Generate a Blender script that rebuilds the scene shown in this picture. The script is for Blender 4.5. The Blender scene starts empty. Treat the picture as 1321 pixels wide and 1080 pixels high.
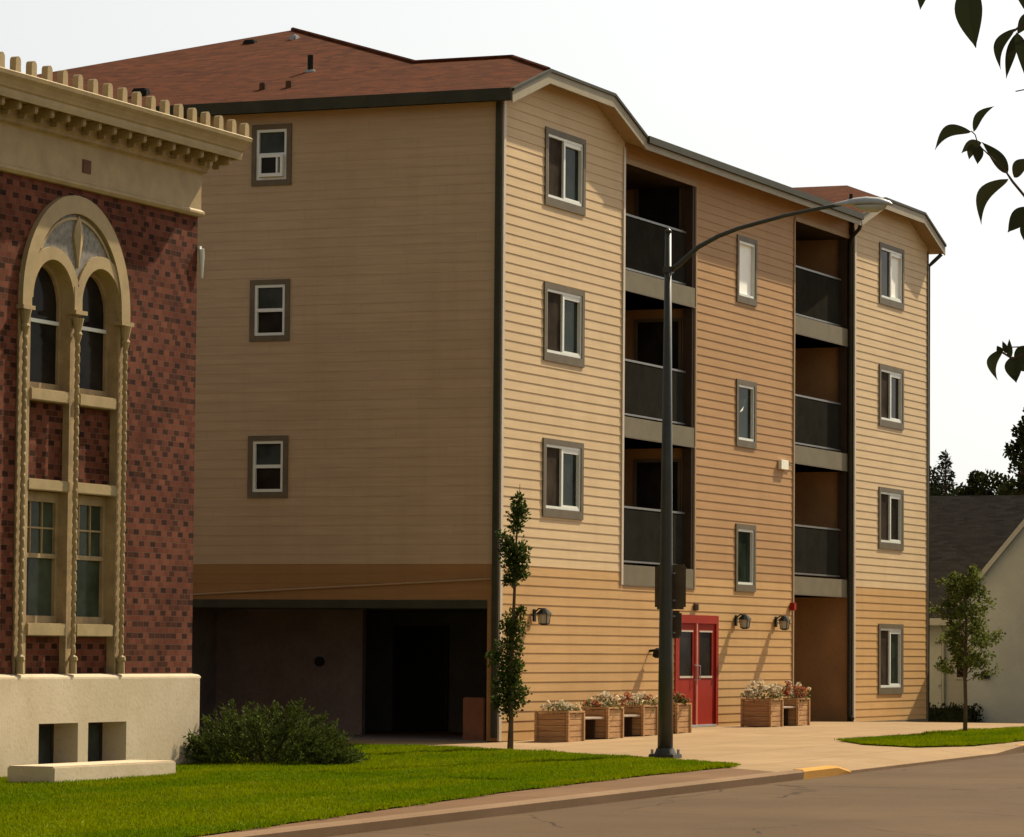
import bpy, bmesh, math, random
from mathutils import Vector, Matrix
import numpy as np
random.seed(7)
SC = bpy.context.scene
COL = SC.collection
R = math.radians

# ---------------------------------------------------------------- camera
cam_d = bpy.data.cameras.new('camera')
cam = bpy.data.objects.new('camera', cam_d)
COL.objects.link(cam)
FW = Vector((0.92116137, 0.38434602, 0.06115441))
RT = Vector((0.38458299, -0.92305294, 0.00831873))
UP = Vector((-0.05964602, -0.01585606, 0.99809365))
CP = Vector((-60.08626, -25.28927, 1.51276))
M = Matrix((RT, UP, -FW)).transposed().to_4x4()
M.translation = CP
cam.matrix_world = M
cam_d.sensor_fit = 'HORIZONTAL'
cam_d.sensor_width = 36.0
cam_d.lens = 4925.78 / 1321 * 36.0
cam_d.clip_start = 0.5
cam_d.clip_end = 6000
SC.camera = cam

# ---------------------------------------------------------------- light
SUN = Vector((3.8, -1.0, 3.6)).normalized()
sd = bpy.data.lights.new('sun', 'SUN')
sd.energy = 5.0
sd.angle = R(0.55)
sd.color = (1.0, 0.87, 0.64)
so = bpy.data.objects.new('sun', sd)
COL.objects.link(so)
so.rotation_euler = SUN.to_track_quat('Z', 'Y').to_euler()
so.location = (40, -30, 60)
W = bpy.data.worlds.new('World')
SC.world = W
W.use_nodes = True
nt = W.node_tree
nt.nodes.clear()
sky = nt.nodes.new('ShaderNodeTexSky')
sky.sky_type = 'NISHITA'
sky.sun_disc = False
sky.sun_elevation = math.asin(SUN.z)
sky.sun_rotation = math.atan2(SUN.x, SUN.y)
sky.altitude = 600
sky.air_density = 1.0
sky.dust_density = 4.0
sky.ozone_density = 1.0
hs = nt.nodes.new('ShaderNodeHueSaturation')
hs.inputs['Saturation'].default_value = 0.12
mx = nt.nodes.new('ShaderNodeMix')
mx.data_type = 'RGBA'
mx.blend_type = 'MULTIPLY'
mx.inputs['Factor'].default_value = 1.0
mx.inputs['B'].default_value = (0.985, 0.99, 0.965, 1)
bg = nt.nodes.new('ShaderNodeBackground')
bg.inputs['Strength'].default_value = 0.085
wo = nt.nodes.new('ShaderNodeOutputWorld')
nt.links.new(sky.outputs[0], hs.inputs['Color'])
nt.links.new(hs.outputs[0], mx.inputs['A'])
nt.links.new(mx.outputs['Result'], bg.inputs['Color'])
nt.links.new(bg.outputs[0], wo.inputs['Surface'])
SC.view_settings.view_transform = 'Standard'
SC.view_settings.look = 'None'
SC.view_settings.gamma = 1.0
SC.view_settings.exposure = 0.68

# ---------------------------------------------------------------- materials
def lin(c):
    return tuple(((v / 255) / 12.92 if v / 255 <= .04045 else ((v / 255 + .055) / 1.055) ** 2.4) for v in c)

class N:
    """tiny node helper"""
    def __init__(s, name, rough=.7, spec=.3):
        s.m = bpy.data.materials.new(name)
        s.m.use_nodes = True
        s.t = s.m.node_tree
        s.b = s.t.nodes['Principled BSDF']
        s.b.inputs['Roughness'].default_value = rough
        s.b.inputs['Specular IOR Level'].default_value = spec * (.3 if rough > .5 else 1)
        s.tc = s.n('ShaderNodeTexCoord').outputs['Object']
    def n(s, k, **kw):
        x = s.t.nodes.new(k)
        for a, v in kw.items():
            setattr(x, a, v)
        return x
    def l(s, a, b):
        s.t.links.new(a, b)
    def mapped(s, sc=(1, 1, 1), rot=(0, 0, 0)):
        x = s.n('ShaderNodeMapping')
        x.inputs['Scale'].default_value = sc
        x.inputs['Rotation'].default_value = rot
        s.l(s.tc, x.inputs['Vector'])
        return x.outputs[0]
    def noise(s, scale, det=4, vec=None, rough=.6):
        x = s.n('ShaderNodeTexNoise')
        x.inputs['Scale'].default_value = scale
        x.inputs['Detail'].default_value = det
        x.inputs['Roughness'].default_value = rough
        s.l(vec if vec is not None else s.tc, x.inputs['Vector'])
        return x.outputs['Fac']
    def ramp(s, fac, stops):
        x = s.n('ShaderNodeValToRGB')
        e = x.color_ramp.elements
        while len(e) < len(stops):
            e.new(.5)
        for i, (p, c) in enumerate(stops):
            e[i].position = p
            e[i].color = (*c, 1) if not isinstance(c, float) else (c, c, c, 1)
        s.l(fac, x.inputs[0])
        return x.outputs[0]
    def mix(s, a, b, f, mode='MIX'):
        x = s.n('ShaderNodeMix', data_type='RGBA', blend_type=mode)
        for key, v in (('A', a), ('B', b)):
            if isinstance(v, tuple):
                x.inputs[key].default_value = (*v, 1)
            else:
                s.l(v, x.inputs[key])
        if isinstance(f, (int, float)):
            x.inputs['Factor'].default_value = f
        else:
            s.l(f, x.inputs['Factor'])
        return x.outputs['Result']
    def math(s, op, a, b=0.0):
        x = s.n('ShaderNodeMath', operation=op)
        for i, v in enumerate((a, b)):
            if isinstance(v, (int, float)):
                x.inputs[i].default_value = v
            else:
                s.l(v, x.inputs[i])
        return x.outputs[0]
    def col(s, c):
        if isinstance(c, tuple):
            s.b.inputs['Base Color'].default_value = (*c, 1)
        else:
            s.l(c, s.b.inputs['Base Color'])
    def bump(s, h, strength=.3, dist=.01):
        x = s.n('ShaderNodeBump')
        x.inputs['Strength'].default_value = strength
        x.inputs['Distance'].default_value = dist
        s.l(h, x.inputs['Height'])
        s.l(x.outputs[0], s.b.inputs['Normal'])

def dim(c, k):
    return tuple(v * k for v in c)

def plain(name, c, rough=.6, var=.18, scale=2.5, bump=0.0, bscale=60, spec=.3, metal=0):
    m = N(name, rough, spec)
    f = m.noise(scale, 6)
    f2 = m.noise(scale * 9, 3)
    c1 = m.mix(dim(c, 1 - var), dim(c, 1 + var), m.ramp(f, [(.3, 0.0), (.7, 1.0)]))
    m.col(m.mix(c1, dim(c, 1 - var * 1.3), m.ramp(f2, [(.5, 0.0), (.75, .6)])))
    if bump:
        m.bump(m.noise(bscale, 5), bump, .01)
    m.b.inputs['Metallic'].default_value = metal
    return m.m

def siding_mat(name, c):
    flat = 'side' in name.split('_')[0]
    """painted lap boards: streaks along the boards, board to board variation, dirt"""
    m = N(name, .6, .25)
    st = m.noise(1.0, 5, m.mapped((.8, .8, 14)))
    big = m.noise(.5, 5)
    z = m.n('ShaderNodeSeparateXYZ')
    m.l(m.tc, z.inputs[0])
    row = m.math('FLOOR', m.math('DIVIDE', z.outputs[2], .1678))
    xx = m.math('FLOOR', m.math('ADD', m.math('DIVIDE', m.math('ADD', z.outputs[0], z.outputs[1]), 3.66), m.math('MULTIPLY', row, .37)))
    cmb = m.n('ShaderNodeCombineXYZ')
    m.l(xx, cmb.inputs[0]); m.l(row, cmb.inputs[1])
    wn = m.n('ShaderNodeTexWhiteNoise')
    m.l(cmb.outputs[0], wn.inputs['Vector'])
    c1 = m.mix(dim(c, .90), dim(c, 1.08), m.ramp(st, [(.3, 0.0), (.7, 1.0)]))
    c2 = m.mix(c1, dim(c, .82), m.math('MULTIPLY', wn.outputs['Value'], .22))
    fr = m.math('FRACT', m.math('ADD', m.math('DIVIDE', m.math('ADD', z.outputs[0], z.outputs[1]), 3.66), m.math('MULTIPLY', row, .37)))
    jt = m.math('LESS_THAN', fr, .0022)
    c3 = m.mix(c2, dim(c, .45), m.math('MULTIPLY', jt, .35))
    vs = m.ramp(m.noise(1.0, 4, m.mapped((2.6, 2.6, .22))), [(.5, 0.0), (.78, 1.0)])
    c3 = m.mix(c3, (c[0] * .72, c[1] * .70, c[2] * .66), m.math('MULTIPLY', vs, .28))
    m.col(m.mix(c3, (c[0] * .8, c[1] * .76, c[2] * .7), m.ramp(big, [(.45, 0.0), (.75, .5)])))
    m.bump(m.noise(1.0, 4, m.mapped((6, 6, 90))), .25, .004)
    return m.m

MT = {}
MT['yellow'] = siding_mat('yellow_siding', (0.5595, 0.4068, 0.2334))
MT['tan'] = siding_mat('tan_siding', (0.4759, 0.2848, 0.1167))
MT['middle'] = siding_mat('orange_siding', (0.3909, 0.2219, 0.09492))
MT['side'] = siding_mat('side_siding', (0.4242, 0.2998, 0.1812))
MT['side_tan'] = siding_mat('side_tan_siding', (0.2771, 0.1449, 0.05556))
MT['taupe'] = plain('taupe_trim', (0.125, 0.1, 0.064), .55)
MT['slab'] = plain('balcony_fascia_paint', (0.15, 0.125, 0.0782), .6, .12, 3)
MT['white'] = plain('white_vinyl', (0.629, 0.6336, 0.5676), .4, .05)
MT['cream_board'] = plain('pale_corner_board', (0.48, 0.4, 0.3), .5, .08)
MT['green_dark'] = plain('dark_green_gutter', (.040, .038, .024), .6, .2)
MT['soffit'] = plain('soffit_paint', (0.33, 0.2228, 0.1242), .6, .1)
MT['fascia'] = plain('pale_fascia', (0.294, 0.252, 0.1736), .55, .1)
MT['brown'] = plain('recess_wall_paint', (0.3314, 0.1794, 0.07685), .7, .15, 1.5)
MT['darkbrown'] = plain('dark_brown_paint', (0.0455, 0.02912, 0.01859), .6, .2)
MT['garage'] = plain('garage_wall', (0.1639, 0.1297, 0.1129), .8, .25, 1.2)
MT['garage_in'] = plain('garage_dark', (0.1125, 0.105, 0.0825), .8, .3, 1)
MT['lowbrick'] = plain('low_wall_render', (0.15, 0.063, 0.035), .8, .2)
MT['rail'] = plain('dark_railing_paint', (0.0228, 0.021, 0.0169), .9, .2, spec=0)
MT['railtop'] = plain('rail_cap', (0.128, 0.12, 0.105), .4, .1)
MT['red'] = plain('red_door_paint', (.27, .016, .004), .6, .12, 3)
MT['black'] = plain('black_metal', (.018, .018, .016), .75, .2)
MT['pole'] = plain('dark_pole_paint', (0.03575, 0.0363, 0.027), .4, .2, 4)
MT['grey_metal'] = plain('grey_metal', (.32, .33, .33), .45, .15, 6)
MT['sign_back'] = plain('sign_back', (.085, .055, .032), .5, .25, 4)
MT['lens'] = plain('lamp_lens', (0.3713, 0.3564, 0.297), .15, .04, spec=.5)
MT['boxwhite'] = plain('utility_box_white', (.78, .74, .6), .5, .06)
MT['wood'] = None
MT['shutter_white'] = plain('white_blind', (.92, .9, .84), .7, .03)

def glass(name, c, rough=.06, spec=.12):
    m = N(name, rough, spec)
    f = m.noise(1.6, 3)
    m.col(m.mix(dim(c, .6), dim(c, 1.5), m.ramp(f, [(.35, 0.0), (.7, 1.0)])))
    m.b.inputs['IOR'].default_value = 1.18
    return m.m
MT['glass'] = glass('dark_green_glass', (.018, .026, .017))
MT['screen'] = glass('insect_screen', (.045, .034, .024), .6, .1)
MT['glass_blue'] = glass('grey_glass', (.04, .045, .04), .08, .25)
MT['glass_black'] = glass('black_glass', (0.02, 0.016, 0.012), .1, .12)
MT['glass_green'] = glass('old_green_glass', (.05, .06, .038), .12, .25)

def wood():
    m = N('weathered_planter_wood', .75, .2)
    gr = m.noise(1.0, 6, m.mapped((3, 3, 40)))
    b = m.noise(2.5, 4)
    c = m.mix((.33, .165, .07), (.53, .325, .155), m.ramp(gr, [(.3, 0.0), (.7, 1.0)]))
    m.col(m.mix(c, (.22, .12, .06), m.ramp(b, [(.5, 0.0), (.75, .5)])))
    m.bump(gr, .5, .006)
    return m.m
MT['wood'] = wood()
MT['bench_wood'] = plain('bench_board', (0.416, 0.33, 0.252), .6, .15, 8)
MT['soil'] = plain('potting_soil', (.04, .027, .018), .9)

def shingles(name, c1, c2, c3, sc=1.0):
    m = N(name, .9, .15)
    # courses by height, tabs by noise
    z = m.n('ShaderNodeSeparateXYZ')
    m.l(m.tc, z.inputs[0])
    row = m.math('FLOOR', m.math('DIVIDE', z.outputs[2], .047 * sc))
    a = m.math('FLOOR', m.math('ADD', m.math('DIVIDE', z.outputs[0], .24), m.math('MULTIPLY', row, .43)))
    b = m.math('FLOOR', m.math('ADD', m.math('DIVIDE', z.outputs[1], .24), m.math('MULTIPLY', row, .43)))
    cm = m.n('ShaderNodeCombineXYZ')
    m.l(a, cm.inputs[0]); m.l(b, cm.inputs[1]); m.l(row, cm.inputs[2])
    wn = m.n('ShaderNodeTexWhiteNoise')
    m.l(cm.outputs[0], wn.inputs['Vector'])
    f = m.noise(1.2, 6)
    c = m.mix(c1, c2, wn.outputs['Value'])
    m.col(m.mix(c, c3, m.ramp(f, [(.4, 0.0), (.7, .7)])))
    fz = m.math('FRACT', m.math('DIVIDE', z.outputs[2], .047 * sc))
    m.bump(m.math('ADD', fz, m.math('MULTIPLY', wn.outputs['Value'], .5)), .5, .02)
    return m.m
MT['roof'] = shingles('red_brown_shingles', (.052, .0125, .0035), (.118, .032, .009), (.075, .022, .006))
MT['roof_grey'] = shingles('charcoal_shingles', (0.0196, 0.018, 0.0165), (0.042, 0.039, 0.03525), (0.0315, 0.027, 0.0225))

def brick():
    m = N('diapered_red_brick', .85, .15)
    z = m.n('ShaderNodeSeparateXYZ')
    m.l(m.tc, z.inputs[0])
    H, P = .080, .33
    zr = m.math('DIVIDE', z.outputs[2], H)
    row = m.math('FLOOR', zr)
    fz = m.math('FRACT', zr)
    x = m.math('ADD', m.math('DIVIDE', m.math('ADD', z.outputs[0], z.outputs[1]), P), m.math('MULTIPLY', row, .25))
    fx = m.math('FRACT', x)
    cell = m.math('FLOOR', x)
    hd = m.math('GREATER_THAN', fx, .50)          # header brick
    cm = m.n('ShaderNodeCombineXYZ')
    m.l(cell, cm.inputs[0]); m.l(row, cm.inputs[1]); m.l(hd, cm.inputs[2])
    wn = m.n('ShaderNodeTexWhiteNoise')
    m.l(cm.outputs[0], wn.inputs['Vector'])
    red = m.mix((.10, .026, .014), (.18, .058, .033), wn.outputs['Value'])
    darkc = m.mix((.018, .007, .004), (.045, .014, .007), wn.outputs['Value'])
    odd = m.math('LESS_THAN', m.math('FRACT', m.math('MULTIPLY', m.math('ADD', row, 40), .5)), .3)
    isd = m.math('MULTIPLY', hd, m.math('MAXIMUM', m.math('MULTIPLY', m.math('MULTIPLY', odd, m.math('GREATER_THAN', wn.outputs['Value'], .14)), m.ramp(m.noise(1.7, 4), [(.35, .85), (.6, .97)])), m.math('MULTIPLY', m.math('GREATER_THAN', wn.outputs['Value'], .78), .6)))
    c = m.mix(red, darkc, isd)
    # some stretchers burnt dark
    c = m.mix(c, (.055, .018, .009), m.math('MULTIPLY', m.math('LESS_THAN', wn.outputs['Value'], .12), .8))
    j1 = m.math('LESS_THAN', fz, .13)
    j2 = m.math('LESS_THAN', fx, .035)
    j3 = m.math('MULTIPLY', hd, m.math('LESS_THAN', fx, .53))
    j = m.math('MAXIMUM', j1, m.math('MAXIMUM', j2, j3))
    c = m.mix(c, (.13, .075, .046), m.math('MULTIPLY', j, .85))
    c = m.mix(c, (.05, .028, .018), m.ramp(m.noise(1.0, 6, m.mapped((2.2, 2.2, .5))), [(.55, 0.0), (.8, .45)]))
    big = m.noise(.9, 5)
    c = m.mix(c, m.mix(c, (.5, .38, .3), 1.0, 'MULTIPLY'), m.ramp(big, [(.4, 0.0), (.7, .8)]))
    m.col(c)
    h = m.math('SUBTRACT', m.math('SUBTRACT', 1.0, j), m.math('MULTIPLY', m.noise(90, 3), .3))
    m.bump(h, .9, .012)
    return m.m
MT['brick'] = brick()
MT['stone'] = plain('cream_terracotta', (0.3452, 0.2537, 0.1294), .6, .16, 3, .25, 40)
MT['stone2'] = plain('weathered_terracotta', (0.33, 0.235, 0.125), .65, .25, 4, .3, 40)
def stucco():
    m = N('cream_stucco_base', .85, .15)
    f = m.noise(1.4, 8)
    g_ = m.noise(14, 5)
    c = m.mix((.50, .40, .27), (.58, .475, .345), m.ramp(f, [(.3, 0.0), (.7, 1.0)]))
    c = m.mix(c, (.40, .30, .19), m.ramp(g_, [(.55, 0.0), (.8, .8)]))
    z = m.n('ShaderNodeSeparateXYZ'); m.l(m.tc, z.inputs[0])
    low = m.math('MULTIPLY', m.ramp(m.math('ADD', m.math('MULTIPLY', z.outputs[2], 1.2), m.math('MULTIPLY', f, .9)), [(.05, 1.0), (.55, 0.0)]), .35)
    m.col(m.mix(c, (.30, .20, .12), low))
    m.bump(m.noise(18, 6), .22, .015)
    return m.m
MT['stucco'] = stucco()
MT['panel_grey'] = plain('mosaic_panel', (.22, .20, .17), .7, .4, 14)
MT['vent_dark'] = plain('rusty_vent', (.10, .045, .02), .7)

def concrete(name, c, joint=None, crack=True):
    m = N(name, .88, .2)
    f = m.noise(.45, 8); g_ = m.noise(5, 6); h_ = m.noise(60, 3)
    k = m.mix(dim(c, .86), dim(c, 1.1), m.ramp(f, [(.35, 0.0), (.65, 1.0)]))
    st = m.noise(.9, 6, m.mapped((.5, 1.4, 1)))
    k = m.mix(k, (c[0] * .78, c[1] * .72, c[2] * .62), m.ramp(st, [(.48, 0.0), (.66, .55)]))
    k = m.mix(k, dim(c, .72), m.ramp(g_, [(.52, 0.0), (.75, .5)]))
    k = m.mix(k, dim(c, .7), m.ramp(h_, [(.5, 0.0), (.75, .4)]))
    if joint:
        z = m.n('ShaderNodeSeparateXYZ'); m.l(m.tc, z.inputs[0])
        a = m.math('LESS_THAN', m.math('FRACT', m.math('DIVIDE', z.outputs[0], joint)), .018)
        b = m.math('LESS_THAN', m.math('FRACT', m.math('DIVIDE', z.outputs[1], joint)), .018)
        k = m.mix(k, dim(c, .45), m.math('MULTIPLY', m.math('MAXIMUM', a, b), .8))
        cm = m.n('ShaderNodeCombineXYZ')
        m.l(m.math('FLOOR', m.math('DIVIDE', z.outputs[0], joint)), cm.inputs[0])
        m.l(m.math('FLOOR', m.math('DIVIDE', z.outputs[1], joint)), cm.inputs[1])
        wn = m.n('ShaderNodeTexWhiteNoise'); m.l(cm.outputs[0], wn.inputs['Vector'])
        k = m.mix(k, dim(c, .8), m.math('MULTIPLY', wn.outputs['Value'], .5))
    m.col(k)
    m.bump(h_, .3, .01)
    return m.m
MT['plaza'] = concrete('pale_concrete', (0.3025, 0.2009, 0.1071), 1.8)
MT['walk'] = concrete('brown_concrete_walk', (0.15, 0.0819, 0.04125), 1.5)
MT['kerb'] = concrete('kerb_concrete', (0.204, 0.1274, 0.0726), None)
MT['kerb_yellow'] = concrete('yellow_kerb_paint', (0.52, 0.27, 0.06), None)

def asphalt():
    m = N('brown_grey_asphalt', .9, .2)
    f = m.noise(.3, 6); g_ = m.noise(45, 4); s_ = m.noise(1, 5, m.mapped((.15, 1.6, 1)))
    c = (.088, .054, .028)
    k = m.mix(dim(c, .82), dim(c, 1.15), m.ramp(f, [(.35, 0.0), (.65, 1.0)]))
    k = m.mix(k, dim(c, 1.5), m.ramp(g_, [(.5, 0.0), (.8, .7)]))
    vo = m.n('ShaderNodeTexVoronoi', feature='DISTANCE_TO_EDGE')
    wv = m.n('ShaderNodeMix', data_type='VECTOR')
    wv.inputs['Factor'].default_value = .25
    nz = m.n('ShaderNodeTexNoise'); nz.inputs['Scale'].default_value = 1.2; nz.inputs['Detail'].default_value = 5
    m.l(m.tc, nz.inputs['Vector']); m.l(m.tc, wv.inputs['A']); m.l(nz.outputs['Color'], wv.inputs['B'])
    vo.inputs['Scale'].default_value = .42
    m.l(wv.outputs['Result'], vo.inputs['Vector'])
    ck = m.math('MULTIPLY', m.math('LESS_THAN', vo.outputs['Distance'], .006), m.ramp(m.noise(.5, 3), [(.48, 0.0), (.56, 1.0)]))
    k = m.mix(k, dim(c, .35), m.math('MULTIPLY', ck, .8))
    k = m.mix(k, dim(c, .6), m.ramp(m.noise(18, 5), [(.5, 0.0), (.72, .45)]))
    k = m.mix(k, dim(c, .88), m.ramp(s_, [(.5, 0.0), (.75, .4)]))
    m.col(k)
    m.bump(g_, .5, .01)
    return m.m
MT['asphalt'] = asphalt()

def grass_ground():
    m = N('lawn_soil_and_turf', .95, .1)
    f = m.noise(.8, 6); g_ = m.noise(25, 5)
    k = m.mix((.09, .11, .0005), (.14, .165, .0005), m.ramp(f, [(.35, 0.0), (.65, 1.0)]))
    m.col(m.mix(k, (.05, .065, .0005), m.ramp(g_, [(.45, 0.0), (.75, .8)])))
    return m.m
MT['turf'] = grass_ground()
MT['earth'] = plain('dry_ground', (0.14, 0.104, 0.05), .95, .2, .3)

def leafmat(name, c, var=.5, trans=.25, rough=.55, band=False):
    m = N(name, rough, .05)
    g = m.n('ShaderNodeNewGeometry')
    wn = g.outputs['Random Per Island']
    f = m.noise(3.0, 3)
    k = m.mix(dim(c, 1 - var), dim(c, 1 + var), wn)
    k = m.mix(k, (c[0] * 1.5, c[1] * 1.25, c[2] * .8), m.ramp(f, [(.5, 0.0), (.75, .6)]))
    if band:
        b1 = m.noise(1.0, 3, m.mapped((.18, .8, 1)))
        k = m.mix(k, (c[0] * .55, c[1] * .78, c[2]), m.ramp(b1, [(.42, 0.0), (.6, .75)]))
        k = m.mix(k, (c[0] * 1.45, c[1] * 1.1, c[2] * 8), m.ramp(m.noise(1.0, 5, m.mapped((.8, 2.5, 1))), [(.56, 0.0), (.74, .7)]))
    m.col(k)
    if trans:
        tr = m.n('ShaderNodeBsdfTranslucent')
        m.l(k, tr.inputs['Color'])
        ms = m.n('ShaderNodeMixShader')
        ms.inputs[0].default_value = trans
        m.l(m.b.outputs[0], ms.inputs[1]); m.l(tr.outputs[0], ms.inputs[2])
        m.l(ms.outputs[0], m.t.nodes['Material Output'].inputs['Surface'])
    return m.m
MT['blade'] = leafmat('grass_blades', (.15, .185, .0004), .22, .35, .55, True)
MT['leaf_col'] = leafmat('columnar_tree_leaves', (0.045, 0.0675, 0.0126), .5, .25)
MT['leaf_young'] = leafmat('young_tree_leaves', (0.085, 0.102, 0.0224), .45, .35)
MT['leaf_shrub'] = leafmat('juniper_sprays', (0.0667, 0.08736, 0.018), .6, .15)
MT['leaf_hedge'] = leafmat('hedge_leaves', (.02, .026, .012), .5, .1)
MT['leaf_far'] = leafmat('dark_far_foliage', (.030, .036, .012), .5, .1)
MT['leaf_conifer'] = leafmat('conifer_needles', (.022, .030, .013), .5, .05)
MT['leaf_near'] = leafmat('near_leaf', (.030, .034, .016), .3, .12)
MT['petal'] = leafmat('pale_petals', (.58, .50, .36), .2, .3)
MT['petal_red'] = leafmat('red_petals', (.36, .13, .07), .4, .3)
MT['stemleaf'] = leafmat('flower_leaves', (.12, .13, .05), .4, .3)
MT['bark'] = plain('bark', (.10, .065, .042), .9, .3, 6, .6, 30)
MT['bark_dark'] = plain('twig_bark', (.06, .04, .028), .9, .3, 6)
MT['house'] = plain('grey_house_siding', (0.2888, 0.322, 0.3096), .7, .08, 1.5)
MT['house2'] = plain('grey_gable_stucco', (0.3273, 0.368, 0.3558), .75, .08, 1.5)
MT['house_trim'] = plain('house_trim', (0.315, 0.336, 0.315), .6, .06)

# ---------------------------------------------------------------- mesh helpers
class MB:
    def __init__(s):
        s.v = []; s.f = []; s.m = []; s.mats = []
    def mi(s, m):
        m = MT[m] if isinstance(m, str) else m
        if m not in s.mats: s.mats.append(m)
        return s.mats.index(m)
    def face(s, pts, m):
        n = len(s.v)
        s.v += [tuple(p) for p in pts]
        s.f.append(tuple(range(n, n + len(pts)))); s.m.append(s.mi(m))
    def box(s, x0, x1, y0, y1, z0, z1, m, bev=0):
        if x0 > x1: x0, x1 = x1, x0
        if y0 > y1: y0, y1 = y1, y0
        if bev:
            bm = bmesh.new(); bmesh.ops.create_cube(bm, size=1)
            for v in bm.verts:
                v.co = Vector(((x0 + x1) / 2 + v.co.x * (x1 - x0), (y0 + y1) / 2 + v.co.y * (y1 - y0), (z0 + z1) / 2 + v.co.z * (z1 - z0)))
            bmesh.ops.bevel(bm, geom=bm.edges[:], offset=bev, segments=2, affect='EDGES')
            s.addbm(bm, m); return
        n = len(s.v)
        s.v += [(x, y, z) for z in (z0, z1) for y in (y0, y1) for x in (x0, x1)]
        k = s.mi(m)
        for q in ((0, 2, 3, 1), (4, 5, 7, 6), (0, 1, 5, 4), (2, 6, 7, 3), (0, 4, 6, 2), (1, 3, 7, 5)):
            s.f.append(tuple(n + i for i in q)); s.m.append(k)
    def addbm(s, bm, m):
        n = len(s.v); k = s.mi(m)
        bm.verts.index_update()
        s.v += [tuple(v.co) for v in bm.verts]
        for f in bm.faces:
            s.f.append(tuple(n + v.index for v in f.verts)); s.m.append(k)
        bm.free()
    def tube(s, pts, rad, m, seg=8, caps=True):
        pts = [Vector(p) for p in pts]
        if not isinstance(rad, (list, tuple)): rad = [rad] * len(pts)
        n = len(s.v); k = s.mi(m)
        prev = None
        for i, p in enumerate(pts):
            d = (pts[min(i + 1, len(pts) - 1)] - pts[max(i - 1, 0)]).normalized()
            if prev is None:
                a = d.orthogonal().normalized()
            else:
                a = (prev - d * prev.dot(d)).normalized()
            prev = a
            b = d.cross(a)
            for j in range(seg):
                t = 2 * math.pi * j / seg
                s.v.append(tuple(p + (a * math.cos(t) + b * math.sin(t)) * rad[i]))
        for i in range(len(pts) - 1):
            for j in range(seg):
                s.f.append((n + i * seg + j, n + i * seg + (j + 1) % seg, n + (i + 1) * seg + (j + 1) % seg, n + (i + 1) * seg + j)); s.m.append(k)
        if caps:
            s.f.append(tuple(n + j for j in reversed(range(seg)))); s.m.append(k)
            s.f.append(tuple(n + (len(pts) - 1) * seg + j for j in range(seg))); s.m.append(k)
    def build(s, name, parent=None, org=None, smooth=False):
        if org is None:
            org = ORG.get(parent.name, Vector((0, 0, 0))) if parent else Vector((0, 0, 0))
        org = Vector(org)
        me = bpy.data.meshes.new(name)
        me.from_pydata([(v[0] - org.x, v[1] - org.y, v[2] - org.z) for v in s.v], [], s.f)
        for m in s.mats: me.materials.append(m)
        me.polygons.foreach_set('material_index', s.m)
        if smooth:
            me.polygons.foreach_set('use_smooth', [True] * len(s.f))
        me.update()
        o = bpy.data.objects.new(name, me)
        COL.objects.link(o)
        if parent: o.parent = parent
        else: o.location = org
        ORG[o.name] = org
        return o
ORG = {}

def thing(name, label, cat, loc=(0, 0, 0), group=None):
    o = bpy.data.objects.new(name, None)
    o.empty_display_size = .3
    COL.objects.link(o)
    o.location = loc
    ORG[o.name] = Vector(loc)
    o['label'] = label; o['category'] = cat
    if group: o['group'] = group
    return o
def tag(o, label, cat, group=None):
    o['label'] = label; o['category'] = cat
    if group: o['group'] = group
    return o
def lab(o, label):
    o['label'] = label
    return o
def copy_tree(o, loc=None, parent=None):
    c = o.copy(); COL.objects.link(c)
    if parent: c.parent = parent
    if loc is not None: c.location = loc
    for ch in o.children:
        copy_tree(ch, None, c)
    return c
def sbox(name, parent, *a, **k):
    mb = MB(); mb.box(*a, **k); return mb.build(name, parent)

def g(x):
    return float(np.interp(x, [-80, 10, 18, 25.7, 30, 60], [-.84, .1, .1, 0, -.2, -.3]))
KX = [-80, 10, 18, 25.7, 30, 60]

def sheet(name, poly, off, mat, dens=None):
    """ground sheet following the grade g(x)"""
    bm = bmesh.new()
    bm.faces.new([bm.verts.new((x, y, 0)) for x, y in poly])
    bmesh.ops.triangulate(bm, faces=bm.faces[:])
    for k in KX:
        bmesh.ops.bisect_plane(bm, geom=bm.verts[:] + bm.edges[:] + bm.faces[:], plane_co=(k, 0, 0), plane_no=(1, 0, 0))
    for v in bm.verts:
        v.co.z = g(v.co.x) + off
    bmesh.ops.recalc_face_normals(bm, faces=bm.faces[:])
    if bm.faces[:] and bm.faces[0].normal.z < 0:
        bmesh.ops.reverse_faces(bm, faces=bm.faces[:])
    me = bpy.data.meshes.new(name); bm.to_mesh(me); bm.free()
    me.materials.append(MT[mat])
    o = bpy.data.objects.new(name, me); COL.objects.link(o)
    o['kind'] = 'structure'
    return o

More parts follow.
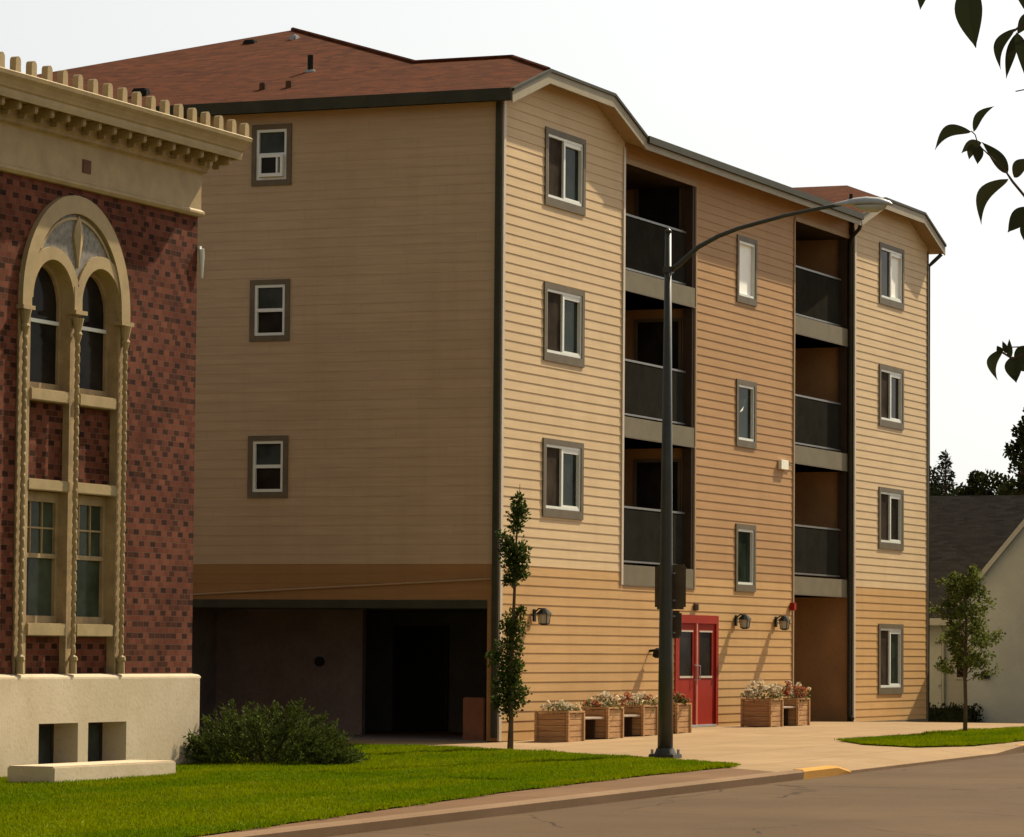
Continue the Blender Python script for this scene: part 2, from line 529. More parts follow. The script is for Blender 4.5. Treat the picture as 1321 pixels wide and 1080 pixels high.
# ================================================================ SETTING
KY = -8.42     # face of the kerb
sheet('ground', [(-1500, KY + .3), (2500, KY + .3), (2500, 2500), (-1500, 2500)], -.18, 'earth')
sheet('road', [(-1500, -17.0), (2500, -17.0), (2500, KY), (-1500, KY)], -.13, 'asphalt')
sheet('ground', [(-1500, -1500), (2500, -1500), (2500, -16.98), (-1500, -16.98)], -.03, 'earth')
sheet('plaza', [(-14, -7.8), (60, -7.8), (60, -.0), (26, 0.3), (-.02, .3), (-.02, 12), (-11, 12), (-11, -3)], -.012, 'plaza')
sheet('plaza', [(-14, -8.28), (-6.9, -8.28), (-6.9, -7.8), (-14, -7.8)], -.012, 'plaza')
sheet('plaza', [(2.9, -8.28), (60, -8.28), (60, -7.8), (2.9, -7.8)], -.012, 'plaza')
LAWN = [(-75, -8.6), (-40, -8.5), (-27, -8.25), (-22, -7.75), (-17, -7.3), (-12, -7.12), (-8.5, -7.16), (-7.9, -7.1), (-6.6, -5.6), (-5.3, -3.9), (-4.3, -2.3), (-3.3, -.8), (-3.0, .7), (-4, 4), (-5, 14), (-75, 14)]
sheet('sidewalk', [(-75, -8.28), (-9.6, -8.28), (-8.4, -7.0), (-9, -6.8), (-20, -7.0), (-75, -7.9)], -.006, 'walk')
sheet('lawn', LAWN, .012, 'turf')
LAWN2 = [(3.6, -4.95), (1.9, -5.9), (1.0, -7.1), (2.2, -7.75), (8, -7.8), (60, -7.8), (60, -5.6), (12.6, -5.6), (7.5, -5.3)]
sheet('lawn', LAWN2, .012, 'turf')

def kerb_run(name, x0, x1, top, mat, drop0=None, drop1=None):
    mb = MB()
    xs = sorted([x0, x1] + [k for k in KX if x0 < k < x1] + list(np.arange(math.ceil(x0), x1, 2.0)))
    t0 = top if drop0 is None else drop0; t1 = top if drop1 is None else drop1
    prof = lambda x: [(KY, g(x) - .14), (KY - .012, g(x) + (t0 + (t1 - t0) * (x - x0) / (x1 - x0)) - .03), (KY + .015, g(x) + (t0 + (t1 - t0) * (x - x0) / (x1 - x0)) - .003), (KY + .15, g(x) + (t0 + (t1 - t0) * (x - x0) / (x1 - x0))), (KY + .155, g(x) - .05)]
    for a, b in zip(xs[:-1], xs[1:]):
        if b - a < 1e-4: continue
        pa, pb = prof(a), prof(b)
        for i in range(4):
            mb.face([(a, *pa[i]), (b, *pb[i]), (b, *pb[i + 1]), (a, *pa[i + 1])], mat)
    for x in (x0, x1):
        mb.face([(x, *q) for q in prof(x)], mat)
    o = mb.build(name); o['kind'] = 'structure'
    return o
kerb_run('kerb', -75, -8.95, .0, 'kerb')
kerb_run('painted_kerb', -8.95, -7.4, .0, 'kerb_yellow', .008, .008)
kerb_run('painted_kerb', -7.4, -6.75, .0, 'kerb_yellow', .008, -.08)
mb = MB()
dr = lambda x: float(np.interp(x, [-6.9, 1.2, 2.9], [-.085, -.085, -.004]))
for a_, b_ in ((-6.9, -4), (-4, -1), (-1, 1.2), (1.2, 2.0), (2.0, 2.9)):
    mb.face([(a_, KY, g(a_) + dr(a_)), (b_, KY, g(b_) + dr(b_)), (b_, -7.8, g(b_) - .012), (a_, -7.8, g(a_) - .012)], 'plaza')
    mb.face([(a_, KY, g(a_) - .14), (b_, KY, g(b_) - .14), (b_, KY, g(b_) + dr(b_)), (a_, KY, g(a_) + dr(a_))], 'kerb')
ap = mb.build('driveway_apron'); ap['kind'] = 'structure'
kerb_run('painted_kerb', 2.9, 5.0, .0, 'kerb_yellow', .0, .005)
kerb_run('kerb', 5.0, 60, .0, 'kerb')

# grass blades (uncountable) -------------------------------------------------
def inside(px, py, poly):
    c = np.zeros(len(px), bool)
    j = len(poly) - 1
    for i in range(len(poly)):
        xi, yi = poly[i]; xj, yj = poly[j]
        c ^= ((yi > py) != (yj > py)) & (px < (xj - xi) * (py - yi) / (yj - yi + 1e-12) + xi)
        j = i
    return c
def grass(name, poly, box, n, h, label, seed):
    rs = np.random.RandomState(seed)
    x = rs.uniform(box[0], box[1], n); y = rs.uniform(box[2], box[3], n)
    k = inside(x, y, poly)
    x, y = x[k], y[k]
    ex, ey = [], []
    for (xa, ya), (xb, yb) in zip(poly[:-1], poly[1:]):
        if min(xa, xb) < -45 or max(ya, yb) > 3: continue
        q_ = int(math.hypot(xb - xa, yb - ya) * 260)
        t_ = rs.rand(q_)
        wob = .045 * np.sin(t_ * math.hypot(xb - xa, yb - ya) * 3.1) + .03 * np.sin(t_ * math.hypot(xb - xa, yb - ya) * 11)
        ex.append(xa + (xb - xa) * t_ + rs.normal(0, .025, q_)); ey.append(ya + (yb - ya) * t_ + wob + rs.normal(0, .03, q_))
    x = np.concatenate([x] + ex); y = np.concatenate([y] + ey); n = len(x)
    patch = .7 + .6 * np.abs(np.sin(x * 1.7 + np.sin(y * 2.3)) * np.sin(y * 1.9 + np.cos(x * 1.1)))
    hh = h * rs.uniform(.5, 1.2, n) * patch
    a = rs.uniform(0, 2 * np.pi, n); w = .007 + .005 * rs.rand(n)
    lx = rs.normal(0, .35, n) * hh; ly = rs.normal(0, .35, n) * hh
    z = np.interp(x, KX, [-.84, .1, .1, 0, -.2, -.3]) + .008
    V = np.zeros((n, 3, 3))
    V[:, 0] = np.stack([x - w * np.cos(a), y - w * np.sin(a), z], 1)
    V[:, 1] = np.stack([x + w * np.cos(a), y + w * np.sin(a), z], 1)
    V[:, 2] = np.stack([x + lx, y + ly, z + hh], 1)
    me = bpy.data.meshes.new(name)
    me.vertices.add(3 * n); me.loops.add(3 * n); me.polygons.add(n)
    me.vertices.foreach_set('co', V.reshape(-1))
    me.loops.foreach_set('vertex_index', np.arange(3 * n))
    me.polygons.foreach_set('loop_start', np.arange(0, 3 * n, 3))
    me.materials.append(MT['blade'])
    me.update(calc_edges=True); me.validate()
    o = bpy.data.objects.new(name, me); COL.objects.link(o)
    o['kind'] = 'stuff'; o['label'] = label; o['category'] = 'grass'
grass('grass', LAWN, (-34, -2.5, -8.5, 1.5), 420000, .042, 'bright green grass of the lawn in front of the brick building', 1)
grass('grass', LAWN2, (.5, 34, -8, -4.5), 160000, .045, 'narrow strip of grass round the young tree beside the drive', 2)

# ================================================================ APARTMENT BUILDING
apt = thing('apartment_building', 'four storey tan lap sided apartment building with red shingle roof and balconies', 'building', (0, 0, 0))
L, WD, MY = 25.68, 15.6, .12
Z0, A, EO = 11.12, .335, .35
YF = -.30
CH = .1678
BX1, BX2 = 5.85, 19.98       # inner edges of the two bays
XC1 = BX1 / 2; ZJ = Z0 + .57; XR = BX1 + .32
XC = (XR - EO) / 2
ZR = Z0 + A * (XC + EO)

def cut(intervals, h0, h1):
    out = []
    for a, b in intervals:
        if h1 <= a or h0 >= b: out.append((a, b)); continue
        if h0 > a: out.append((a, h0))
        if h1 < b: out.append((h1, b))
    return out

def siding(mb, axis, c, out, u0, u1, z0, z1, holes, matf, clip=None, t=.0118):
    """lap boards as real wedges. axis 'x': boards run along X on plane y=c; 'y': run along Y on plane x=c"""
    def P(u, d, z):
        return (u, c + out * d, z) if axis == 'x' else (c + out * d, u, z)
    k = int(math.floor(z0 / CH + 1e-6))
    while k * CH < z1 - 1e-6:
        zb, zt = k * CH, (k + 1) * CH
        brk = {max(zb, z0), min(zt, z1)}
        for h in holes:
            for q in (h[2], h[3]):
                if zb < q < zt: brk.add(q)
        if clip:
            for q in np.linspace(zb, zt, 4)[1:-1]:
                if z0 < q < z1: brk.add(float(q))
        brk = sorted(brk)
        m = matf(k)
        for a, b in zip(brk[:-1], brk[1:]):
            if b - a < 1e-5: continue
            zm = (a + b) / 2
            iv = [(u0, u1)]
            if clip:
                q = clip(zm)
                if q is None: continue
                iv = [(max(u0, q[0]), min(u1, q[1]))]
            for h in holes:
                if h[2] < zm < h[3]: iv = cut(iv, h[0], h[1])
            da = t - (t - .001) * (a - zb) / CH
            db = t - (t - .001) * (b - zb) / CH
            for p, q in iv:
                if q - p < 1e-4: continue
                mb.face([P(p, da, a), P(q, da, a), P(q, db, b), P(p, db, b)], m)
                if abs(a - zb) < 1e-6:
                    mb.face([P(p, 0, a), P(q, 0, a), P(q, da, a), P(p, da, a)], m)
        k += 1

# window rectangles --------------------------------------------------------
WF = []
for i in range(3):
    zt = 10.784 - 2.75 * i
    WF.append((1.903, 3.825, zt - 1.383, zt, 0))
for i in range(3):
    zt = 10.784 - 2.75 * i
    WF.append((21.82, 23.70, zt - 1.383, zt, 0))
WF.append((21.82, 23.70, .648, 2.224, 0))
WM = [(12.50, 13.72, z - 1.36, z, MY) for z in (9.98, 7.06, 4.14)]
WS = [(4.017, 4.792, 10.772 - 2.75 * i - 1.087, 10.772 - 2.75 * i) for i in range(3)]

def shrink(w, e=.05): return (w[0] + e, w[1] - e, w[2] + e, w[3] - e)
def bayclip(z):
    zu = z + .20
    e = (zu - Z0) / A
    if zu > ZJ + .13: return None
    e = min(e, (ZJ - Z0) / A + max(0, zu - ZJ) * .2)
    return (-EO + max(e, EO), XR - max(e, XR - BX1))
def bayclip2(z):
    q = bayclip(z)
    if q is None: return None
    return (L - q[1], L - q[0])
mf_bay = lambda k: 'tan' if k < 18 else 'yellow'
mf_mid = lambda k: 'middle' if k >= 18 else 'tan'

mb = MB()
siding(mb, 'x', 0, -1, 0, BX1, 0, 11.6, [shrink(w) for w in WF[:3]], mf_bay, bayclip)
mb.build('front_wall', apt)
mb = MB()
siding(mb, 'x', 0, -1, BX2, L, -.15, 11.6, [shrink(w) for w in WF[3:]], mf_bay, bayclip2)
mb.build('front_wall', apt)
BAL1 = (BX1, 10.05); BAL2 = (16.20, BX2)
SL = [3.16, 5.92, 8.66]; SH = .39
OPT = 10.66
DOOR = (9.0, 11.46, .1, 2.27)
mb = MB()
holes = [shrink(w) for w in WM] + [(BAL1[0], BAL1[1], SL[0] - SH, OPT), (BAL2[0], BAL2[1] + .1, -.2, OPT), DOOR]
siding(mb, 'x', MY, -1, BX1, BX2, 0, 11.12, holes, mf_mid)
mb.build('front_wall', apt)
# returns of the bays
mb = MB()
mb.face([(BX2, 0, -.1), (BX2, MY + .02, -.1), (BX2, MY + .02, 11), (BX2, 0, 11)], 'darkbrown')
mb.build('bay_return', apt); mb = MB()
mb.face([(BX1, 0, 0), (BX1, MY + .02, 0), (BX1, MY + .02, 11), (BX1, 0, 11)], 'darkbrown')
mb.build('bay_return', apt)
# side wall (X=0), garage opening below
GT = 2.40
mb = MB()
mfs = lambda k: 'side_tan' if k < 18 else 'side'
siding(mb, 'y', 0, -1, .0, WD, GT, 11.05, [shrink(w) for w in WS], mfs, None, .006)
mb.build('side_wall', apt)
mb = MB()
mb.box(-.02, .25, .0, .2, 0, GT, 'side_tan')
mb.box(-.02, .25, 6.6, WD, -.15, GT, 'side_tan')
mb.box(-.03, .3, .2, 6.6, GT - .14, GT + .002, 'green_dark')
mb.build('garage_surround', apt)
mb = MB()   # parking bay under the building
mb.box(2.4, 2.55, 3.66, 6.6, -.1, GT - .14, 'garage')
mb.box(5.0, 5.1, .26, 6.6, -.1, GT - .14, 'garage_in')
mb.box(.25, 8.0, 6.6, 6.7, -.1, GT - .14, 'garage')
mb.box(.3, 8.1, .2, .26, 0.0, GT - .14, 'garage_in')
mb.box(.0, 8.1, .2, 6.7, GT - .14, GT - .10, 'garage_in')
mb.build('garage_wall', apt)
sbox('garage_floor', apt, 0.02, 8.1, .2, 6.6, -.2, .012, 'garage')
mb = MB()
mb.box(4.95, 4.99, 3.15, 4.15, 0, 1.95, 'black')
mb.box(4.93, 4.99, 3.09, 3.15, 0, 2.0, 'darkbrown'); mb.box(4.93, 4.99, 4.15, 4.21, 0, 2.0, 'darkbrown'); mb.box(4.93, 4.99, 3.15, 4.15, 1.95, 2.0, 'darkbrown')
mb.build('garage_door', apt)
mb = MB(); mb.box(.02, .18, .26, .66, 0, .74, 'lowbrick', .015); mb.build('low_parapet', apt)
mb = MB(); mb.tube([(2.40, 4.5, 1.32), (2.34, 4.5, 1.32)], .09, 'black', 12); mb.build('wall_meter', apt)
# thin slanted strip across the tan band of the side wall
mb = MB(); mb.tube([(-.028, 6.4, 2.46), (-.028, 3.0, 2.625), (-.028, .12, 2.765)], .016, 'soffit', 6); mb.build('slanted_strip', apt)
# other walls + core so the block is closed
mb = MB()
mb.face([(L, 0, -.3), (L, WD, -.3), (L, WD, 11.05), (L, 0, 11.05)], 'yellow')
mb.face([(0, WD, -.3), (L, WD, -.3), (L, WD, 11.05), (0, WD, 11.05)], 'yellow')
mb.build('rear_wall', apt)

# recess boxes of balconies
def recess(x0, x1, z0, z1, name, backmat='brown', sidem='brown'):
    mb = MB()
    D = 1.75
    mb.face([(x0, D, z0), (x1, D, z0), (x1, D, z1), (x0, D, z1)], backmat)
    mb.face([(x1, MY, z0), (x1, D, z0), (x1, D, z1), (x1, MY, z1)], sidem)
    mb.face([(x0, MY, z0), (x0, D, z0), (x0, D, z1), (x0, MY, z1)], sidem)
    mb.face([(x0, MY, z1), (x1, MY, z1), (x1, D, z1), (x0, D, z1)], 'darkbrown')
    mb.build(name, apt)
def pickets(x0, x1, y, z0, z1, m):
    mb = MB()
    n = int((x1 - x0) / .085)
    for i in range(n + 1):
        x = x0 + (x1 - x0) * i / n
        mb.box(x - .009, x + .009, y - .011, y + .011, z0, z1, m)
    return mb
for bi, (bx0, bx1) in enumerate((BAL1, BAL2)):
    for fi, zs in enumerate(SL):
        top = (SL[fi + 1] - SH) if fi < 2 else OPT
        recess(bx0 + .002, bx1 - .002, zs, top, 'balcony_wall')
        sl = MB()
        sl.box(bx0 + .002, bx1 - (.06 if bi else .01), MY - .02, 1.75, zs - SH, zs, 'slab')
        sl.box(bx0 + .002, bx1 - (.06 if bi else .01), MY - .028, MY - .02, zs - SH, zs - SH + .03, 'taupe')
        b = sl.build('balcony_slab', apt)
        rl = pickets(bx0 + .05, bx1 - .2, .27, zs + .09, zs + 1.07, 'rail').build('railing', apt)
        # mesh privacy screen behind the pickets
        r2 = MB(); r2.box(bx0 + .03, bx1 - .17, .252, .256, zs + .10, zs + 1.05, 'rail'); r2.build('railing_screen', rl, ORG[apt.name])
        r2 = MB(); r2.box(bx0 + .01, bx1 - .14, .245, .30, zs + 1.07, zs + 1.11, 'railtop'); r2.build('top_rail', rl, ORG[apt.name])
        r2 = MB(); r2.box(bx0 + .01, bx1 - .14, .25, .29, zs + .055, zs + .09, 'railtop'); r2.build('bottom_rail', rl, ORG[apt.name])
        pp = MB(); pp.box(bx1 - .13, bx1 - .004, MY + .0, .31, zs + .001, top, 'darkbrown'); pp.build('corner_post', apt)
        if bi == 0:
            fr = MB()
            xw = bx1 - .004
            fr.box(xw - .03, xw, .38, .44, zs, zs + 2.1, 'taupe'); fr.box(xw - .03, xw, 1.3, 1.36, zs, zs + 2.1, 'taupe'); fr.box(xw - .03, xw, .38, 1.36, zs + 2.1, min(zs + 2.16, top), 'taupe')
            dr = fr.build('balcony_door', apt)
            gg = MB(); gg.box(xw - .012, xw, .44, 1.3, zs + .02, zs + 2.1, 'glass_black'); gg.build('door_glass', dr, ORG[apt.name])
            hb = MB(); hb.box(xw - .05, xw - .012, .50, .53, zs + .95, zs + 1.12, 'grey_metal'); hb.build('handle', dr, ORG[apt.name])
# ground floor entry recess under the right balconies
recess(BAL2[0] + .002, BAL2[1] - .002, -.1, SL[0] - SH, 'entry_wall')
# header trim over the top openings
for q_ in (BAL1, BAL2): sbox('opening_header', apt, q_[0], q_[1], MY - .03, MY + .05, OPT, OPT + .09, 'soffit')
# edge trims of openings
for x in (BAL1[1], BAL2[0] - .07):
    sbox('opening_trim', apt, x, x + .07, MY - .03, MY + .02, 2.77 if x < 12 else .1, OPT, 'soffit')
# corner boards
mb = MB(); mb.box(-.004, .10, -.032, 0, 0, 11.0, 'cream_board'); mb.build('corner_board', apt)
mb = MB(); mb.box(BX1 - .09, BX1 + .004, -.032, 0, 2.78, 10.9, 'cream_board'); mb.build('corner_board', apt)
mb = MB(); mb.box(BX2 - .004, BX2 + .10, -.032, 0, -.05, 10.9, 'cream_board'); mb.build('corner_board', apt)
mb = MB(); mb.box(L - .06, L + .004, -.032, 0, -.15, 10.95, 'taupe'); mb.build('corner_board', apt)
# water table strip at the foot
mb = MB(); mb.box(BX2, L, -.026, -.0, -.2, .06, 'taupe'); mb.build('base_trim', apt)

# downspouts
def downspout(pts, r=.045):
    mb = MB(); mb.tube(pts, r, 'green_dark', 8); return mb.build('downspout', apt, smooth=True)
sbox('downspout', apt, -.075, -.012, -.0, .10, .06, 10.96, 'green_dark')
downspout([(19.55, -.30, 10.95), (19.66, -.22, 10.84), (19.92, .0, 10.72), (19.91, .055, 10.5), (19.91, .055, 5), (19.91, .055, .2), (19.86, -.05, .12)], .045)
downspout([(L + .2, -.28, 10.9), (L + .14, -.1, 10.72), (L + .07, -.0, 10.6), (L + .06, .0, 5), (L + .06, .0, -.05)], .045)

# ---- windows
def window(parent, axis, c, out, w, kind, cells):
    """w=(u0,u1,z0,z1) outer trim rectangle"""
    u0, u1, z0, z1 = w
    def B(mb, a0, a1, d0, d1, b0, b1, m):
        if axis == 'x': mb.box(a0, a1, c + out * d0, c + out * d1, b0, b1, m)
        else: mb.box(c + out * d0, c + out * d1, a0, a1, b0, b1, m)
    tw, tb, tt = (.12, .15, .10) if axis == 'x' else (.09, .10, .09)
    if kind == 'slim': tw, tb, tt = .11, .14, .10
    fw_ = .05
    i0, i1, j0, j1 = u0 + tw, u1 - tw, z0 + tb, z1 - tt
    mb = MB()
    B(mb, i0, i1, -.06, .016, j0, j0 + fw_, 'white'); B(mb, i0, i1, -.06, .016, j1 - fw_, j1, 'white')
    B(mb, i0, i0 + fw_, -.06, .016, j0 + fw_, j1 - fw_, 'white'); B(mb, i1 - fw_, i1, -.06, .016, j0 + fw_, j1 - fw_, 'white')
    wo_ = mb.build('window', parent)
    O = ORG[parent.name]
    mb = MB()
    B(mb, u0, u1, -.03, .034, z0, z0 + tb, 'taupe'); B(mb, u0, u1, -.03, .034, z1 - tt, z1, 'taupe')
    B(mb, u0, u0 + tw, -.03, .034, z0 + tb, z1 - tt, 'taupe'); B(mb, u1 - tw, u1, -.03, .034, z0 + tb, z1 - tt, 'taupe')
    mb.build('trim', wo_, O)
    a0, a1, b0, b1 = i0 + fw_, i1 - fw_, j0 + fw_, j1 - fw_
    if kind == 'slider':
        m_ = (a0 + a1) / 2 - .02
        mb = MB(); B(mb, m_ - .04, m_ + .04, -.05, .01, b0, b1, 'white'); B(mb, m_ + .04, a1, -.05, .004, b1 - .07, b1, 'white'); B(mb, m_ + .04, a1, -.05, .004, b0, b0 + .035, 'white'); mb.build('sash', wo_, O)
        mb = MB(); B(mb, a0, m_ - .04, -.055, -.03, b0, b1, cells[0]); mb.build('pane', wo_, O)
        mb = MB(); B(mb, m_ + .04, a1, -.06, -.05, b0 + .035, b1 - .07, cells[1]); mb.build('pane', wo_, O)
    elif kind == 'slim':
        mb = MB(); B(mb, a0, a1, -.06, -.045, b0, b1, cells[0]); mb.build('pane', wo_, O)
    else:
        zm = (b0 + b1) / 2
        mb = MB(); B(mb, a0, a1, -.05, .01, zm - .03, zm + .03, 'white'); mb.build('sash', wo_, O)
        mb = MB(); B(mb, a0, a1, -.055, -.03, zm + .03, b1, cells[0]); mb.build('pane', wo_, O)
        mb = MB(); B(mb, a0, a1, -.06, -.045, b0, zm - .03, cells[1]); mb.build('pane', wo_, O)
    return wo_
for i, w in enumerate(WF):
    cells = ('screen', 'glass')
    if i == 3: cells = ('glass_black', 'shutter_white')
    if i in (4, 5): cells = ('screen', 'glass_black')
    window(apt, 'x', 0, -1, w[:4], 'slider', cells)
for i, w in enumerate(WM):
    window(apt, 'x', MY, -1, w[:4], 'slim', ('shutter_white' if i == 0 else 'glass',))
ws = []
for i, w in enumerate(WS):
    ws.append(window(apt, 'y', 0, -1, w, 'hung', ('glass_blue', 'glass_black')))
# air conditioner in the top side window
mb = MB()
z_ = WS[0][2] + .15
mb.box(-.10, -.02, 4.15, 4.62, z_, z_ + .06, 'white'); mb.box(-.10, -.02, 4.15, 4.62, z_ + .34, z_ + .38, 'white')
mb.box(-.10, -.02, 4.15, 4.20, z_ + .06, z_ + .34, 'white'); mb.box(-.10, -.02, 4.57, 4.62, z_ + .06, z_ + .34, 'white'); mb.box(-.10, -.02, 4.25, 4.28, z_ + .06, z_ + .34, 'white')
mb.box(-.08, -.02, 4.28, 4.57, z_ + .06, z_ + .34, 'black')
mb.build('air_conditioner', ws[0], (0, 0, 0))
# reflection in the second slim window, painted as a white shape before the pane
mb = MB(); w = WM[1]; xm = (w[0] + w[1]) / 2
mb.face([(xm - .25, MY + .040, w[2] + .7), (xm - .05, MY + .040, w[2] + .75), (xm + .15, MY + .040, w[2] + 1.05), (xm + .02, MY + .040, w[2] + .85)], 'shutter_white')
mb.build('pane_reflection', apt)

# ---- entrance door
dz0, dz1 = .115, 2.27
O = ORG[apt.name]
mb = MB()
mb.box(DOOR[0], DOOR[0] + .13, MY - .035, MY + .1, dz0, dz1, 'red'); mb.box(DOOR[1] - .13, DOOR[1], MY - .035, MY + .1, dz0, dz1, 'red')
mb.box(DOOR[0] + .13, DOOR[1] - .13, MY - .035, MY + .1, dz1 - .16, dz1, 'red')
mb.box(DOOR[0] + .13, DOOR[1] - .13, MY - .05, MY + .1, dz0 - .02, dz0 + .02, 'grey_metal')
ed = mb.build('entrance_door', apt)
xm = (DOOR[0] + DOOR[1]) / 2
for x0, x1, hx in ((DOOR[0] + .13, xm - .012, xm - .10), (xm + .012, DOOR[1] - .13, xm + .10)):
    mb = MB(); y0, y1 = MY + .0, MY + .05
    mb.box(x0, x0 + .17, y0, y1, dz0 + .02, dz1 - .16, 'red'); mb.box(x1 - .17, x1, y0, y1, dz0 + .02, dz1 - .16, 'red')
    mb.box(x0 + .17, x1 - .17, y0, y1, dz0 + .02, dz0 + .93, 'red'); mb.box(x0 + .17, x1 - .17, y0, y1, dz1 - .30, dz1 - .16, 'red')
    mb.box(x0 + .17, x1 - .17, y0 - .012, y0, dz0 + .93, dz0 + .97, 'cream_board')
    mb.box(x0 + .17, x1 - .17, y0 - .012, y0, dz1 - .33, dz1 - .30, 'cream_board')
    lf = mb.build('door_leaf', ed, O)
mb = MB()
mb.box(xm - .035, xm + .035, MY - .03, MY + .0, dz0 + .02, dz1 - .16, plain('door_astragal', (.55, .16, .11), .4)); mb.build('astragal', ed, O)
for x0, x1, hx in ((DOOR[0] + .30, xm - .182, xm - .10), (xm + .182, DOOR[1] - .30, xm + .10)):
    mb = MB(); mb.box(x0, x1, MY + .02, MY + .035, dz0 + .93, dz1 - .30, 'glass_black'); mb.build('door_glass', ed, O)
    mb = MB(); mb.tube([(hx, MY, 1.0), (hx, MY - .06, 1.02), (hx, MY - .06, 1.28), (hx, MY, 1.3)], .011, 'grey_metal', 6); mb.build('handle', ed, O)

# ---- wall lanterns (arm, hood, glass body)
def lantern(x, y, z, s=1.0):
    mb = MB()
    mb.box(x - .06, x + .06, y - .03, y, z - .10, z + .12, 'black', .01)
    mb.tube([(x, y - .02, z + .06), (x, y - .10, z + .13), (x, y - .20, z + .12)], .014, 'black', 6)
    mb.tube([(x, y - .20, z + .14), (x, y - .20, z + .11), (x, y - .20, z + .03)], [.03, .07, .155], 'black', 10)
    o = mb.build('wall_lantern', apt)
    m2 = MB(); m2.tube([(x, y - .20, z + .03), (x, y - .20, z - .13)], [.105, .085], 'lens', 8); m2.build('lamp_glass', o, ORG[apt.name])
    m2 = MB()
    for k in range(4):
        a = math.pi / 4 + k * math.pi / 2
        m2.tube([(x + .12 * math.cos(a), y - .2 + .12 * math.sin(a), z + .03), (x + .095 * math.cos(a), y - .2 + .095 * math.sin(a), z - .14)], .008, 'black', 4)
    m2.tube([(x, y - .20, z - .13), (x, y - .20, z - .16)], [.1, .05], 'black', 8)
    m2.build('lantern_cage', o, ORG[apt.name])
lantern(1.50, -.03, 2.15)
lantern(12.50, MY - .02, 2.18)
lantern(15.0, MY - .02, 2.18)
mb = MB(); mb.tube([(7.62, MY, 1.56), (7.62, MY - .14, 1.58), (7.62, MY - .2, 1.54)], .025, 'black', 6); mb.tube([(7.62, MY - .2, 1.62), (7.62, MY - .2, 1.58), (7.62, MY - .2, 1.46), (7.62, MY - .2, 1.43)], [.05, .10, .12, .07], 'black', 10); mb.build('spot_lamp', apt)
mb = MB(); mb.box(15.92, 16.08, MY - .12, MY - .02, 2.44, 2.60, 'red', .01); mb.build('alarm_horn', apt)
mb = MB(); mb.box(10.03, 10.25, MY - .05, MY - .015, 2.36, 2.50, 'vent_dark', .008)
for i in range(3): mb.box(10.05, 10.23, MY - .06, MY - .05, 2.38 + i * .04, 2.395 + i * .04, 'black')
mb.build('wall_vent', apt)
mb = MB(); mb.box(15.15, 15.62, MY - .09, MY - .015, 5.36, 5.56, 'boxwhite', .008); mb.tube([(15.62, MY - .05, 5.50), (15.95, MY - .05, 5.47)], .015, 'taupe', 5); mb.build('utility_box', apt)

# ---- roof
def roof_polys(y0, e, z0):
    zj, zr = z0 + (ZJ - Z0), z0 + (ZR - Z0)
    ys = YF + 1.35
    hj = (zj - z0) / A
    yj = YF
    Bz = z0
    y2 = y0 + (zr - z0) / A
    yp = (y0 + WD + e) / 2; xp = -e + (yp - y0); zp = z0 + A * (yp - y0)
    a = (-e, YF, z0); a2 = (-e + hj, YF, zj); r1 = (XC, ys, zr); r2 = (XC, y2, zr); p = (xp, yp, zp)
    a3 = (XR - hj, YF, zj); a4 = (XR, YF, z0); b = (-e, WD + e, z0)
    mir = lambda q: (L - q[0], q[1], q[2])
    P = []
    P.append([a, a2, r1, r2, p, b])
    P.append([a4, r2, r1, a3])
    P.append([a2, a3, r1])
    for q in list(P): P.append([mir(v) for v in reversed(q)])
    P.append([a4, mir(a4), mir(r2), mir(p), p, r2])
    P.append([b, p, mir(p), mir(b)])
    return P
rp = roof_polys(YF, EO, Z0)
mb = MB()
for q in rp:
    mb.face(q, 'roof')
rf = mb.build('roof', apt)
mb = MB()
for q in rp:
    mb.face([(x, y, z - .20) for x, y, z in reversed(q)], 'soffit')
sf = mb.build('soffit', rf, O)
hj = (ZJ - Z0) / A
edge1 = [(-EO, YF, Z0), (-EO + hj, YF, ZJ), (XR - hj, YF, ZJ), (XR, YF, Z0)]
def strip(pts, dz0, dz1, off, m, name, par):
    mb = MB()
    for p, q in zip(pts[:-1], pts[1:]):
        for k in (0, 1):
            oo = off * (k and 1 or 0)
        o_ = Vector(off)
        a, b = Vector(p), Vector(q)
        u = Vector((0, 0, 1))
        c = [a + u * dz0, b + u * dz0, b + u * dz1, a + u * dz1]
        d = [v + o_ for v in c]
        mb.face(d, m); mb.face([c[3], c[2], c[1], c[0]], m)
        for i in range(4):
            mb.face([c[i], c[(i + 1) % 4], d[(i + 1) % 4], d[i]], m)
    return mb.build(name, par, O)
edge2 = [(L - x, y, z) for x, y, z in reversed(edge1)]
strip(edge1, -.235, -.035, (0, -.03, 0), 'fascia', 'gable_fascia', rf)
strip(edge2, -.235, -.035, (0, -.03, 0), 'fascia', 'gable_fascia', rf)
strip(edge1, -.035, .02, (0, -.06, 0), 'green_dark', 'drip_edge', rf)
strip(edge2, -.035, .02, (0, -.06, 0), 'green_dark', 'drip_edge', rf)
strip([(XR, YF, Z0), (L - XR, YF, Z0)], -.225, -.07, (0, -.02, 0), 'fascia', 'eave_fascia', rf)
strip([(XR + .0, YF - .022, Z0), (L - XR, YF - .022, Z0)], -.10, .03, (0, -.06, 0), 'green_dark', 'gutter', rf)
strip([(-EO, YF - .01, Z0), (-EO, WD + EO, Z0)], -.19, .02, (-.06, 0, 0), 'green_dark', 'gutter', rf)
strip([(L + EO, YF - .01, Z0), (L + EO, WD + EO, Z0)], -.19, .02, (.06, 0, 0), 'green_dark', 'gutter', rf)
